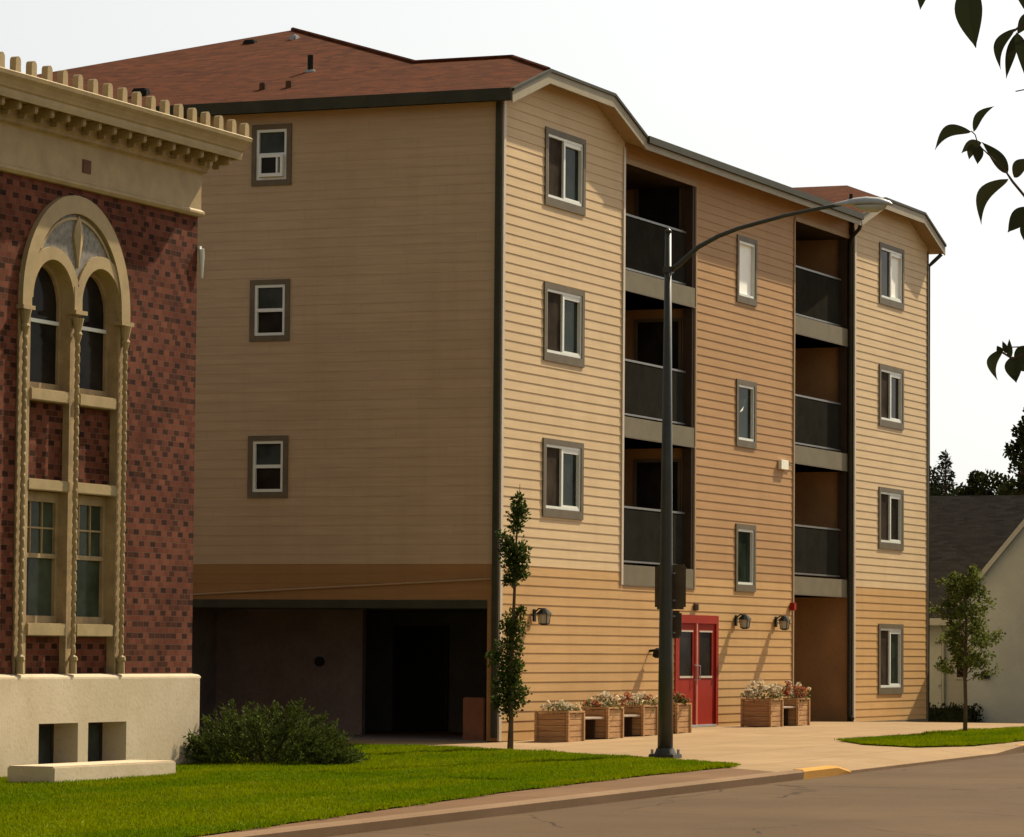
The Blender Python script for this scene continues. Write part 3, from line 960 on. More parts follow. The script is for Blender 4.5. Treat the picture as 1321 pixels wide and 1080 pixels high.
# ridge caps
mb = MB()
def rp_pt(i, j): return rp[i][j]
for p, q in ((rp[0][2], rp[0][3]), (rp[0][1], rp[0][2]), (rp[0][3], rp[0][4]), (rp[0][4], (L - rp[0][4][0], rp[0][4][1], rp[0][4][2]))):
    mb.tube([(p[0], p[1], p[2] + .01), (q[0], q[1], q[2] + .01)], .045, 'roof', 6)
mb.build('ridge_cap', rf, O)
def roofz(x): return Z0 + A * (x + EO)
def pipe(x, y, h, r=.05):
    mb = MB(); mb.tube([(x, y, roofz(x) - .05), (x, y, roofz(x) + h)], r, 'black', 8); mb.build('vent_pipe', rf, O)
    mb = MB(); mb.box(x - .07, x + .07, y - .10, y + .10, roofz(x) - .06, roofz(x) + .03, 'grey_metal', .02); mb.build('pipe_flashing', rf, O)
pipe(2.64, 4.95, .30, .055)
for x, y in ((1.0, 5.09), (1.05, 4.59)):
    mb = MB(); mb.box(x - .07, x + .07, y - .055, y + .055, roofz(x) - .05, roofz(x) + .11, 'vent_dark', .015); mb.build('roof_vent', rf, O)
mb = MB(); mb.box(.95, 1.15, 7.45, 7.75, roofz(1.06) - .05, roofz(1.06) + .12, 'black', .03); mb.build('roof_vent', rf, O)
mb = MB(); mb.box(6.3, 6.55, 7.95, 8.2, roofz(6.4) - .1, roofz(6.4) + .06, 'black', .03); mb.build('roof_vent', rf, O)
mb = MB(); mb.box(6.5, 6.75, 7.15, 7.28, roofz(6.5) - .05, roofz(6.5) + .12, 'grey_metal', .03); mb.build('roof_vent', rf, O)

# ================================================================ BRICK BUILDING
BXR = -11.3
bb = thing('brick_building', 'old dark red brick building with cream arched window, cornice and pale base at left', 'building', (BXR, 0, -.1))
OB = ORG[bb.name]
XL = -34.0; YB = 13.0
WX0, WX1 = -16.39, -13.43
AC_ = (WX0 + WX1) / 2; AR = (WX1 - WX0) / 2; AZ = 6.15
ZB, ZFR = 1.16, 7.79
mb = MB()
def wq(x0, x1, z0, z1, y=0, m='brick'):
    mb.face([(x0, y, z0), (x1, y, z0), (x1, y, z1), (x0, y, z1)], m)
wq(XL, WX0, ZB - .1, ZFR); wq(WX1, BXR, ZB - .1, ZFR)
ns = 32
for i in range(ns):
    a0 = math.pi * (1 - i / ns); a1 = math.pi * (1 - (i + 1) / ns)
    p0 = (AC_ + (AR - .03) * math.cos(a0), AZ + (AR - .03) * math.sin(a0)); p1 = (AC_ + (AR - .03) * math.cos(a1), AZ + (AR - .03) * math.sin(a1))
    mb.face([(p0[0], 0, p0[1]), (p1[0], 0, p1[1]), (p1[0], 0, ZFR), (p0[0], 0, ZFR)], 'brick')
for xx in (WX0 + .03, WX1 - .03):
    pass
mb.face([(WX0, 0, AZ), (WX0 + .03, 0, AZ), (WX0 + .03, 0, ZFR), (WX0, 0, ZFR)], 'brick')
mb.face([(WX1 - .03, 0, AZ), (WX1, 0, AZ), (WX1, 0, ZFR), (WX1 - .03, 0, ZFR)], 'brick')
mb.face([(BXR, 0, ZB - .1), (BXR, YB, ZB - .1), (BXR, YB, ZFR), (BXR, 0, ZFR)], 'brick')
mb.face([(XL, YB, -.3), (BXR, YB, -.3), (BXR, YB, 9), (XL, YB, 9)], 'brick')
mb.face([(XL, 0, -.3), (XL, YB, -.3), (XL, YB, 9), (XL, 0, 9)], 'brick')
mb.build('brick_wall', bb)

def sweep(prof, m, name, x0=XL, parent=bb, smooth=False):
    mb = MB()
    for (o0, z0), (o1, z1) in zip(prof[:-1], prof[1:]):
        mb.face([(x0, -o0, z0), (BXR + o0, -o0, z0), (BXR + o1, -o1, z1), (x0, -o1, z1)], m)
        mb.face([(BXR + o0, -o0, z0), (BXR + o0, YB, z0), (BXR + o1, YB, z1), (BXR + o1, -o1, z1)], m)
    return mb.build(name, parent)
# base with two deep basement windows
BO = .10
bw = [(-15.84, -14.78, -.09, .52), (-14.50, -13.42, -.09, .52)]
mb = MB()
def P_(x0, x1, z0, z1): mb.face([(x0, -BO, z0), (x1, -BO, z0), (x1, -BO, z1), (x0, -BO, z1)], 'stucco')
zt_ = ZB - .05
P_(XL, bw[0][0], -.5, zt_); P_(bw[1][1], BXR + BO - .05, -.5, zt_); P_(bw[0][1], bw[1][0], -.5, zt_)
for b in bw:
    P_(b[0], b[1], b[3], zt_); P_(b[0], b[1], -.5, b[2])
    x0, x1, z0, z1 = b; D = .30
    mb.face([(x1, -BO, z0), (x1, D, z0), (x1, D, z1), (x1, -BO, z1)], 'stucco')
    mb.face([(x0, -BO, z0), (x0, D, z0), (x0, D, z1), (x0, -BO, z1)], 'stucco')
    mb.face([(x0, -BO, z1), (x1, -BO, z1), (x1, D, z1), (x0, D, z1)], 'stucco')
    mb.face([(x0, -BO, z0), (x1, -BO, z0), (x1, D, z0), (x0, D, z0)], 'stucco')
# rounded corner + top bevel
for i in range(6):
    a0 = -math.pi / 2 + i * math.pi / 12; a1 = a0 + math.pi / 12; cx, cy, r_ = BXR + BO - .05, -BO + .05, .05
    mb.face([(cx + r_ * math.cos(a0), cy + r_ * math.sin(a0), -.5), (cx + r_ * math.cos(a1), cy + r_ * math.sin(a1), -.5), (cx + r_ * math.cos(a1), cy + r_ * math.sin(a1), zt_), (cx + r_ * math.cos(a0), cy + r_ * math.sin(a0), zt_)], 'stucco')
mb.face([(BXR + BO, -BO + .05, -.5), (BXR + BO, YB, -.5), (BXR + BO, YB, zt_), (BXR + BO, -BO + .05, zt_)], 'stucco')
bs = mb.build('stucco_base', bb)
sweep([(BO, zt_), (BO - .005, zt_ + .025), (BO - .03, ZB), (-.01, ZB + .015)], 'stucco', 'base_ledge')
for b in bw:
    mb = MB(); x0, x1, z0, z1 = b
    mb.box(x0, x1, .27, .3, z0, z0 + .05, 'darkbrown'); mb.box(x0, x1, .27, .3, z1 - .05, z1, 'darkbrown'); mb.box(x0, x0 + .06, .27, .3, z0 + .05, z1 - .05, 'darkbrown'); mb.box(x1 - .06, x1, .27, .3, z0 + .05, z1 - .05, 'darkbrown')
    wn_ = mb.build('basement_window', bb)
    mb = MB(); mb.box(x0 + .06, x1 - .06, .285, .3, z0 + .05, z1 - .05, 'glass_blue'); mb.build('pane', wn_, OB)
# frieze + belt moulding + cornice
sweep([(-.02, ZFR - .06), (.05, ZFR - .05), (.075, ZFR - .01), (.075, ZFR + .02), (.04, ZFR + .05)], 'stone', 'belt_moulding')
sweep([(.035, ZFR + .04), (.035, 8.34), (.05, 8.36)], 'stone', 'frieze')
sweep([(.05, 8.36), (.10, 8.39), (.10, 8.43), (.12, 8.45), (.12, 8.52)], 'stone2', 'bed_moulding')
sweep([(.12, 8.52), (.13, 8.56), (.14, 8.63), (.40, 8.64), (.40, 8.66)], 'stone2', 'cornice_soffit')
sweep([(.40, 8.61), (.46, 8.60), (.47, 8.66), (.47, 8.71), (.49, 8.73), (.50, 8.76), (.53, 8.82), (.57, 8.87), (.58, 8.92), (.56, 8.935), (.40, 8.95), (-.3, 9.02)], 'stone', 'cornice')
# roof behind the cornice
mb = MB(); mb.face([(XL, -.3, 8.95), (BXR + .3, -.3, 8.95), (BXR + .3, YB, 8.95), (XL, YB, 8.95)], 'stone2'); mb.build('flat_roof', bb)
# modillions
mod = None
i = 0
def modblk(x, y, ax):
    mb = MB()
    if ax == 'x':
        mb.box(x - .055, x + .055, -.385, -.13, 8.51, 8.64, 'stone2', .015); mb.box(x - .035, x + .035, -.22, -.11, 8.45, 8.52, 'stone2', .012)
    else:
        mb.box(BXR + .13, BXR + .36, y - .06, y + .06, 8.53, 8.64, 'stone', .015)
    return mb.build('modillion', bb)
proto = modblk(BXR + .24, 0, 'x')
for i in range(1, 44):
    c = proto.copy(); COL.objects.link(c); c.parent = bb; c.location = (-.43 * i, 0, 0)
# crest tiles
def crest(x, y):
    mb = MB()
    n = len(mb.v)
    bm = bmesh.new()
    pts = []
    for k in range(9):
        a = math.pi * k / 8
        pts.append((.066 * math.cos(a), .15 + .062 * math.sin(a)))
    out = [(.075, 0), (.07, .025), (.066, .045)] + pts + [(-.066, .045), (-.07, .025), (-.075, 0)]
    f = [(x + p[0], y - .055, 8.925 + p[1]) for p in out]; b = [(x + p[0], y + .035, 8.925 + p[1]) for p in out]
    mb.face(f, 'stone'); mb.face(list(reversed(b)), 'stone')
    for k in range(len(out)):
        k2 = (k + 1) % len(out)
        mb.face([f[k2], f[k], b[k], b[k2]], 'stone')
    return mb.build('crest_tile', bb)
ct = crest(-10.86, -.50)
for i in range(1, 52):
    c = ct.copy(); COL.objects.link(c); c.parent = bb; c.location = (-.411 * i, 0, 0)
mb = MB(); mb.box(-14.78, -14.56, -.05, -.02, 7.97, 8.15, 'vent_dark'); mb.build('wall_vent', bb)
mb = MB(); mb.tube([(BXR + .02, -.05, 7.28), (BXR + .04, -.05, 7.16), (BXR + .05, -.05, 6.86)], [.045, .042, .018], 'white', 8); mb.box(BXR, BXR + .06, -.04, .05, 7.2, 7.32, 'white'); mb.build('wall_light', bb)

# ---- twin arched window
win = MB()
wu = None
def arc_ring(mb, cx, cz, r0, r1, y0, y1, m, n=24, a0=0.0, a1=math.pi):
    """ring prism: front at y0, back y1"""
    for i in range(n):
        t0 = a0 + (a1 - a0) * i / n; t1 = a0 + (a1 - a0) * (i + 1) / n
        c = lambda r, t, y: (cx + r * math.cos(t), y, cz + r * math.sin(t))
        mb.face([c(r0, t0, y0), c(r0, t1, y0), c(r1, t1, y0), c(r1, t0, y0)], m)
        mb.face([c(r1, t0, y0), c(r1, t1, y0), c(r1, t1, y1), c(r1, t0, y1)], m)
        mb.face([c(r0, t0, y0), c(r0, t0, y1), c(r0, t1, y1), c(r0, t1, y0)], m)
RO = .555
cL, cR = -15.53, -14.21
mb = MB()
arc_ring(mb, AC_, AZ, AR - .245, AR, -.075, .02, 'stone', 30)
mb.box(WX0, WX0 + .24, -.075, .0, AZ - .12, AZ, 'stone'); mb.box(WX1 - .24, WX1, -.075, .0, AZ - .12, AZ, 'stone')
ar = mb.build('window_arch', bb)
mb = MB()
for cx in (cL, cR):
    arc_ring(mb, cx, AZ, RO, RO + .17, -.055, .30, 'stone', 20)
mb.build('inner_arch', ar, OB)
# springing blocks
mb = MB(); mb.box(cL + RO, cR - RO, -.06, .3, AZ - .14, AZ + .25, 'stone'); mb.build('springer', ar, OB)
for a_, b_, zc_ in ((cL + RO - .05, cR - RO + .06, AZ - .13), (WX1 - .30, WX1 + .05, AZ - .175), (WX0 - .04, WX0 + .27, AZ - .175)):
    mb = MB(); mb.box(a_, b_, -.11, .02, zc_, zc_ + .055, 'stone'); mb.build('capital', ar, OB)
# tympanum with ornament
mb = MB()
n = 60; RT_ = AR - .2
def low(x):
    v = 0
    for cx in (cL - AC_, cR - AC_):
        d = (RO + .02) ** 2 - (x - cx) ** 2
        if d > 0: v = max(v, math.sqrt(d))
    return v
for i in range(n):
    x0 = -RT_ + 2 * RT_ * i / n; x1 = x0 + 2 * RT_ / n
    h0 = math.sqrt(max(0, RT_ ** 2 - x0 ** 2)); h1 = math.sqrt(max(0, RT_ ** 2 - x1 ** 2))
    l0, l1 = min(low(x0), h0), min(low(x1), h1)
    mb.face([(AC_ + x0, -.02, AZ + l0), (AC_ + x1, -.02, AZ + l1), (AC_ + x1, -.02, AZ + h1), (AC_ + x0, -.02, AZ + h0)], 'panel_grey')
ty = mb.build('tympanum', ar, OB)
mb = MB()
zc = AZ + .86
dm = [(0, -.36), (.13, .06), (.10, .2), (0, .36), (-.10, .2), (-.13, .06)]
xq = (cL + cR) / 2
fr_ = [(xq + x, -.05, zc + z) for x, z in dm]; bk = [(xq + x, -.02, zc + z) for x, z in dm]
for k in range(6):
    k2 = (k + 1) % 6
    mb.face([fr_[k], fr_[k2], (xq, -.085, zc + .08)], 'stone'); mb.face([fr_[k2], fr_[k], bk[k], bk[k2]], 'stone')
arc_ring(mb, AC_, AZ, AR - .33, AR - .29, -.04, -.018, 'stone', 16, R(35), R(145))
mb.build('ornament', ty, OB)
# piers and jambs (deep reveals)
mb = MB()
mb.box(cL + RO, cR - RO, -.0, .32, ZB, AZ - .14, 'stone2')
mb.box(cR + RO, WX1 - .01, -.02, .32, ZB, AZ + .3, 'stone2')
mb.box(WX0 + .01, cL - RO, -.02, .32, ZB, AZ + .3, 'stone2')
mb.build('window_pier', bb)
# colonnettes: twisted rope shafts with base and capital
def colonnette(x):
    mb = MB()
    pts = []; rr = []
    z = ZB + .02
    pts.append((x, -.07, z)); rr.append(.055)
    pts.append((x, -.07, z + .16)); rr.append(.05)
    pts.append((x, -.07, z + .18)); rr.append(.068)
    pts.append((x, -.07, z + .22)); rr.append(.06)
    zz = z + .25; k = 0
    while zz < AZ - .45:
        pts.append((x + .006 * math.sin(k * 1.57), -.07 + .006 * math.cos(k * 1.57), zz)); rr.append(.036 if k % 2 else .031)
        zz += .035; k += 1
    pts.append((x, -.07, AZ - .42)); rr.append(.055)
    pts.append((x, -.07, AZ - .40)); rr.append(.065)
    pts.append((x, -.07, AZ - .36)); rr.append(.045)
    pts.append((x, -.07, AZ - .18)); rr.append(.085)
    mb.tube(pts, rr, 'stone', 10)
    return mb.build('colonnette', bb)
colonnette(-16.31); colonnette(-14.90); colonnette(-13.55)
# brick spandrels, sills and lintels, windows
for ci, cx in enumerate((cL, cR)):
    x0, x1 = cx - RO, cx + RO
    mb = MB(); mb.face([(x0, .10, 3.6), (x1, .10, 3.6), (x1, .10, 4.9), (x0, .10, 4.9)], 'brick'); mb.build('spandrel', bb)
    mb = MB(); mb.face([(x0, .10, ZB), (x1, .10, ZB), (x1, .10, 1.75), (x0, .10, 1.75)], 'brick'); mb.build('spandrel', bb)
    for z0, z1 in ((4.80, 4.96), (1.68, 1.85)):
        mb = MB(); mb.box(x0 - .0, x1 - .08, -.05, .32, z0, z1, 'stone', .012); mb.build('sill', bb)
    mb = MB(); mb.box(x0, x1, -.03, .32, 3.61, 3.76, 'stone', .012); mb.build('lintel', bb)
    # upper arched window
    f_ = MB(); y0, y1 = .14, .20
    arc_ring(f_, cx, AZ, RO - .08, RO, y0, y1, 'stone2', 18)
    f_.box(x0, x0 + .07, y0, y1, 4.96, AZ, 'stone2'); f_.box(x1 - .07, x1, y0, y1, 4.96, AZ, 'stone2'); f_.box(x0 + .07, x1 - .07, y0, y1, 4.96, 5.06, 'stone2')
    f_.box(x0 + .07, x1 - .07, y0, y1, 5.86, 5.91, 'white')
    w1 = f_.build('arched_window', bb)
    m2 = MB()
    pts = [(x0, .185, 4.96), (x1, .185, 4.96)] + [(cx + RO * math.cos(math.pi * k / 18), .185, AZ + RO * math.sin(math.pi * k / 18)) for k in range(19)]
    m2.face(pts, 'glass_black'); m2.build('pane', w1, OB)
    f_ = MB()
    f_.box(x0, x0 + .08, y0, y1, 1.85, 3.61, 'stone2'); f_.box(x1 - .08, x1, y0, y1, 1.85, 3.61, 'stone2'); f_.box(x0 + .08, x1 - .08, y0, y1, 1.85, 1.95, 'stone2'); f_.box(x0 + .08, x1 - .08, y0, y1, 3.47, 3.61, 'stone2')
    f_.box(x0 + .08, x1 - .08, y0 - .01, y1 + .01, 2.72, 2.78, 'stone2')
    w2 = f_.build('sash_window', bb)
    m2 = MB()
    for q in (1 / 3, 2 / 3):
        xx = x0 + .08 + (x1 - x0 - .16) * q
        m2.box(xx - .012, xx + .012, .162, .186, 2.78, 3.47, 'stone2')
    m2.box(x0 + .08, x1 - .08, .164, .184, 3.11, 3.135, 'stone2')
    m2.build('muntin', w2, OB)
    m2 = MB(); m2.box(x0 + .08, x1 - .08, .188, .2, 1.95, 3.47, 'glass_green' if ci else 'glass_green'); m2.build('pane', w2, OB)
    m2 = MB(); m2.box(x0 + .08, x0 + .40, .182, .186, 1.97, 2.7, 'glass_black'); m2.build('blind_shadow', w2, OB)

# window well kerb in front of the base
wk = MB()
wk.box(-17.9, -14.6, -1.50, -.82, -.5, .035, 'stucco', .02)
tag(wk.build('low_wall', None, (-14, -.6, -.2)), 'low cream stucco kerb wall under the basement windows of the brick building', 'low wall')

# ================================================================ PLANTERS, BENCHES, FLOWERS
def mk_planter(label):
    t = thing('planter', label, 'planter', (0, 0, 0), 'wooden planter boxes along the front wall')
    mb = MB(); s = .36; t_ = .29; h = .50
    for k in range(5):
        z0 = k * .10 + .012; z1 = z0 + .096
        mb.box(-s, s, -t_, -t_ + .035, z0, z1, 'wood', .006); mb.box(-s, s, t_ - .035, t_, z0, z1, 'wood', .006)
        mb.box(-s, -s + .035, -t_ + .036, t_ - .036, z0, z1, 'wood', .006); mb.box(s - .035, s, -t_ + .036, t_ - .036, z0, z1, 'wood', .006)
    mb.build('side_board', t)
    for a in (-1, 1):
        for b in (-1, 1):
            sbox('corner_post', t, a * s - .035, a * s + .035, b * t_ - .025, b * t_ + .025, 0, h + .02, 'wood', .006)
    mb = MB()
    e = .025
    mb.box(-s - e, s + e, -t_ - e, -t_ + .04, h + .02, h + .055, 'wood', .006); mb.box(-s - e, s + e, t_ - .04, t_ + e, h + .02, h + .055, 'wood', .006)
    mb.box(-s - e, -s + .04, -t_ + .041, t_ - .041, h + .02, h + .055, 'wood', .006); mb.box(s - .04, s + e, -t_ + .041, t_ - .041, h + .02, h + .055, 'wood', .006)
    mb.build('rim', t)
    mb = MB(); mb.box(-s + .036, s - .036, -t_ + .036, t_ - .036, .1, h - .03, 'soil'); mb.build('soil', t)
    return t
PX = [1.05, 2.93, 4.68, 6.45, 11.78, 13.48]
PLAB = ['wooden planter box nearest the corner of the building, white flowers on top',
        'second wooden planter box from the corner, between two benches',
        'third wooden planter box from the corner, just left of the lamp post',
        'wooden planter box beside the red door, half behind the lamp post',
        'wooden planter box under a wall lantern right of the red door, full of white flowers',
        'wooden planter box at the entry recess, with red flowers, farthest right']
PLY = -.72
pr = mk_planter(PLAB[0])
for i, x in enumerate(PX):
    z = g(x) - .012 + (.0 if i else -.03)
    if i == 0: o = pr; o.location = (x, PLY, z)
    else:
        o = copy_tree(pr, (x, PLY, z)); o['label'] = PLAB[i]
def mk_bench():
    t = thing('bench', 'pale wooden bench board between the first and second planter boxes', 'bench', (0, 0, 0), 'benches between the planters')
    mb = MB()
    for k in range(4):
        mb.box(-.48, .48, -.26 + k * .13, -.14 + k * .13, .36, .395, 'bench_wood', .006)
    mb.build('seat', t)
    for a in (-1, 1):
        mb = MB(); mb.box(a * .40 - .03, a * .40 + .03, -.12, .12, 0, .36, 'darkbrown', .006); mb.build('leg', t)
    return t
bl = ['pale wooden bench board between the first and second planter boxes from the corner',
      'pale wooden bench board between the second and third planter boxes from the corner',
      'pale wooden bench board left of the red door behind the lamp post',
      'pale wooden bench board between the two planter boxes right of the red door']
bpos = [1.99, 3.81, 5.57, 12.63]
pb = mk_bench()
for i, x in enumerate(bpos):
    o = pb if i == 0 else copy_tree(pb)
    o.location = (x, PLY, g(x) - .012); o['label'] = bl[i]
    if i: 
        for ch in o.children: pass
def flowers(x, y, z, n, mats, label, seed, hgt=.28, r=.38, cl=26):
    rs = random.Random(seed)
    t = thing('flower_clump', label, 'flowers', (x, y, z), 'flowers in the planter boxes')
    lf = MB()
    for i in range(n):
        a = rs.uniform(0, 6.28); q = r * math.sqrt(rs.random()); h = rs.uniform(.02, hgt) * (1.1 - .5 * q / r)
        p = Vector((x + q * math.cos(a), y + q * math.sin(a), z + h))
        leaf(lf, p, rand_dir(rs), rs.uniform(.04, .08), .022, 'stemleaf', rs)
    lf.build('leaves', t)
    fl = MB()
    for i in range(cl):
        a = rs.uniform(0, 6.28); q = r * 1.05 * math.sqrt(rs.random()); h = hgt * rs.uniform(.55, 1.25) * (1.1 - .45 * q / r)
        p = Vector((x + q * math.cos(a), y + q * math.sin(a), z + h))
        m = mats[0] if rs.random() < .75 else mats[-1]
        for k in range(14):
            d = rand_dir(rs)
            leaf(fl, p + d * .015, d, rs.uniform(.04, .07), .036, m, rs)
    fl.build('petals', t)
def rand_dir(rs):
    while True:
        v = Vector((rs.uniform(-1, 1), rs.uniform(-1, 1), rs.uniform(-1, 1)))
        if .05 < v.length < 1: return v.normalized()
def leaf(mb, p, d, l, w, m, rs=None):
    a = d.orthogonal()
    if rs: a = Matrix.Rotation(rs.uniform(0, 6.28), 3, d) @ a
    a = a.normalized() * w
    q = p + d * l
    mid = p + d * l * .45
    mb.face([p, mid + a, q, mid - a], m)
fz = .46
flowers(PX[0] + .05, PLY, g(PX[0]) + fz - .02, 120, ['petal'], 'white flowers in the planter box nearest the building corner', 1, .22, .30, 14)
flowers(PX[1], PLY, g(PX[1]) + fz, 170, ['petal', 'petal_red'], 'pale flowers in the second planter box from the corner', 2, .28, .36, 20)
flowers(PX[2], PLY, g(PX[2]) + fz, 170, ['petal', 'petal_red'], 'cream and pinkish flowers in the third planter box from the corner', 3, .27, .40, 22)
flowers(PX[3], PLY, g(PX[3]) + fz, 160, ['petal_red', 'stemleaf'], 'dull reddish flowers in the planter box beside the red door', 4, .24, .36, 14)
flowers(PX[4], PLY, g(PX[4]) + fz, 240, ['petal'], 'big mound of white flowers in the planter right of the red door', 5, .36, .42, 42)
flowers(PX[5], PLY, g(PX[5]) + fz, 220, ['petal_red', 'petal'], 'red and white flowers in the planter at the entry recess', 6, .33, .42, 34)

# ================================================================ STREET LAMP + SIGNS
px_, py_ = -5.34, -5.02; pz = g(px_)
sl = thing('street_lamp', 'tall dark street lamp post with long curved arm standing at the lawn tip', 'street lamp', (px_, py_, pz))
mb = MB()
mb.tube([(px_, py_, pz + .1), (px_, py_, pz + 1.5), (px_, py_, pz + 4), (px_, py_, 7.97)], [.118, .108, .088, .048], 'pole', 16)
mb.tube([(px_, py_, 7.97), (px_, py_, 8.0), (px_, py_, 8.03)], [.055, .05, .015], 'pole', 16)
mb.build('pole', sl, smooth=True)
mb = MB()
mb.box(px_ - .20, px_ + .20, py_ - .20, py_ + .20, pz - .02, pz + .05, 'pole', .01)
mb.tube([(px_, py_, pz + .05), (px_, py_, pz + .14)], [.17, .13], 'pole', 16)
mb.build('base_plate', sl)
for a in (-1, 1):
    for b in (-1, 1):
        mb = MB(); mb.tube([(px_ + a * .155, py_ + b * .155, pz + .05), (px_ + a * .155, py_ + b * .155, pz + .12)], .022, 'grey_metal', 6); mb.build('anchor_bolt', sl)
arm = [(py_ - .04, 7.38), (-5.2, 7.47), (-5.5, 7.72), (-5.83, 7.88), (-6.16, 7.99), (-6.91, 8.16), (-7.4, 8.24), (-7.80, 8.30)]
mb = MB(); mb.tube([(px_, y, z) for y, z in arm], [.045, .042, .038, .036, .034, .031, .03, .03], 'pole', 10); mb.build('arm', sl, smooth=True)
mb = MB(); mb.box(px_ - .065, px_ + .065, py_ - .075, py_ + .07, 7.33, 7.44, 'pole', .015); mb.build('arm_clamp', sl)
# cobra head
mb = MB()
secs = [(-7.70, .035, .035, 8.29), (-7.84, .07, .055, 8.295), (-8.0, .125, .085, 8.30), (-8.2, .155, .10, 8.30), (-8.42, .14, .085, 8.29), (-8.56, .07, .05, 8.27), (-8.60, .02, .02, 8.26)]
n_ = 14
base = len(mb.v)
for y, wx, hz, zc in secs:
    for k in range(n_):
        t = 2 * math.pi * k / n_
        mb.v.append((px_ + wx * math.cos(t), y, zc + (hz if math.sin(t) > 0 else hz * .35) * math.sin(t)))
kk = mb.mi('grey_metal')
for i in range(len(secs) - 1):
    for k in range(n_):
        mb.f.append((base + i * n_ + k, base + i * n_ + (k + 1) % n_, base + (i + 1) * n_ + (k + 1) % n_, base + (i + 1) * n_ + k)); mb.m.append(kk)
hd = mb.build('lamp_head', sl, smooth=True)
mb = MB()
base = len(mb.v); secs2 = [(-8.0, .02, .01), (-8.06, .10, .06), (-8.2, .125, .11), (-8.36, .115, .11), (-8.48, .07, .06), (-8.52, .02, .01)]
for y, wx, hz in secs2:
    for k in range(n_):
        t = 2 * math.pi * k / n_
        mb.v.append((px_ + wx * math.cos(t), y, 8.265 + (hz if math.sin(t) < 0 else .01) * math.sin(t)))
kk = mb.mi('lens')
for i in range(len(secs2) - 1):
    for k in range(n_):
        mb.f.append((base + i * n_ + k, base + i * n_ + (k + 1) % n_, base + (i + 1) * n_ + (k + 1) % n_, base + (i + 1) * n_ + k)); mb.m.append(kk)
mb.build('lens', hd, ORG[sl.name], smooth=True)
mb = MB(); mb.tube([(px_, -7.95, 8.37), (px_, -7.95, 8.45)], [.03, .025], 'black', 8); mb.build('photocell', hd, ORG[sl.name])

def sign(name, y0, y1, z0, z1, x, label):
    bm = bmesh.new()
    bmesh.ops.create_cube(bm, size=1)
    for v in bm.verts: v.co = Vector((x + v.co.x * .006, (y0 + y1) / 2 + v.co.y * (y1 - y0), (z0 + z1) / 2 + v.co.z * (z1 - z0)))
    ed_ = [e for e in bm.edges if abs(e.verts[0].co.x - e.verts[1].co.x) > .003]
    bmesh.ops.bevel(bm, geom=ed_, offset=.035, segments=4, affect='EDGES')
    t = thing(name, label, 'sign', (x, (y0 + y1) / 2, z0), None)
    mb = MB(); mb.addbm(bm, 'sign_back'); mb.build('sign_plate', t)
    mb = MB()
    for zz in (z0 + .12 * (z1 - z0) / .6, z1 - .12 * (z1 - z0) / .6):
        mb.box(x - .03, x - .003, py_ - .1, py_ + .1, zz - .012, zz + .012, 'grey_metal')
    mb.build('bracket', t)
sign('traffic_sign', py_ - .27, py_ + .235, 2.19, 2.88, px_ + .14, 'brown backed rectangular street sign fixed low on the lamp post')
sign('parking_sign', py_ - .20, py_ + .10, 1.75, 2.17, px_ + .15, 'small dark sign just below the larger sign on the lamp post')

# ================================================================ TREES
def clump(mb, c, r, n, l, w, m, rs, squash=1.0, up=.0, shell=.5):
    c = Vector(c)
    for i in range(n):
        d = rand_dir(rs)
        q = r * (shell + (1 - shell) * rs.random()) if rs.random() < .75 else r * rs.random()
        p = c + Vector((d.x * q, d.y * q, d.z * q * squash))
        dd = (d + rand_dir(rs) * .8 + Vector((0, 0, up))).normalized()
        leaf(mb, p, dd, l * rs.uniform(.6, 1.25), w * rs.uniform(.7, 1.2), m, rs)

# slim columnar street tree in front of the corner
rs = random.Random(11)
tx, ty_, = -3.75, -1.8; tz = g(tx)
ctree = thing('columnar_tree', 'slim young columnar tree with dark leaf tufts in front of the building corner', 'tree', (tx, ty_, tz))
mb = MB()
stem = [(0, 0), (.01, .5), (-.01, 1.2), (.03, 2.0), (.05, 2.6), (.06, 3.2), (.11, 3.9), (.12, 4.25)]
toP = lambda lx, z, dd=0: (tx + RT.x * lx + FW.x * dd, ty_ + RT.y * lx + FW.y * dd, tz + z)
mb.tube([toP(a, b) for a, b in stem], [.055, .04, .036, .03, .024, .018, .01, .004], 'bark', 8)
CL = [(668, 632, 6), (669, 645, 8), (667, 658, 11), (671, 650, 8), (665, 670, 7), (650, 683, 7), (656, 697, 9), (666, 700, 13), (657, 708, 12), (672, 703, 9), (670, 716, 10), (662, 722, 10), (663, 736, 9), (673, 731, 8), (656, 741, 5),
      (672, 782, 5), (662, 795, 11), (670, 803, 9), (657, 806, 9), (665, 818, 11), (653, 830, 10), (665, 832, 10), (640, 845, 8), (648, 852, 10), (661, 851, 11), (667, 858, 9), (655, 868, 10), (664, 874, 9), (648, 880, 9), (660, 890, 15), (670, 893, 12), (652, 898, 12), (663, 906, 12), (645, 905, 6), (658, 918, 8)]
for u, v, r in CL:
    lx = (u - 660.5) / 84; z = (968 - v) / 84
    d0 = rs.uniform(-.08, .08)
    sx = np.interp(z, [s[1] for s in stem], [s[0] for s in stem])
    mb.tube([toP(float(sx), max(.3, z - .18)), toP((lx + float(sx)) / 2, z - .06, d0 / 2), toP(lx, z, d0)], [.010, .007, .003], 'bark', 4, False)
mb.build('trunk', ctree)
mb = MB()
for u, v, r in CL:
    lx = (u - 660.5) / 84; z = (968 - v) / 84
    clump(mb, toP(lx * 1.12, z, rs.uniform(-.08, .08)), r / 84 * 1.35, int(34 + r * 13), .062, .023, 'leaf_col', rs, 1.05, .4, .2)
mb.build('crown', ctree)

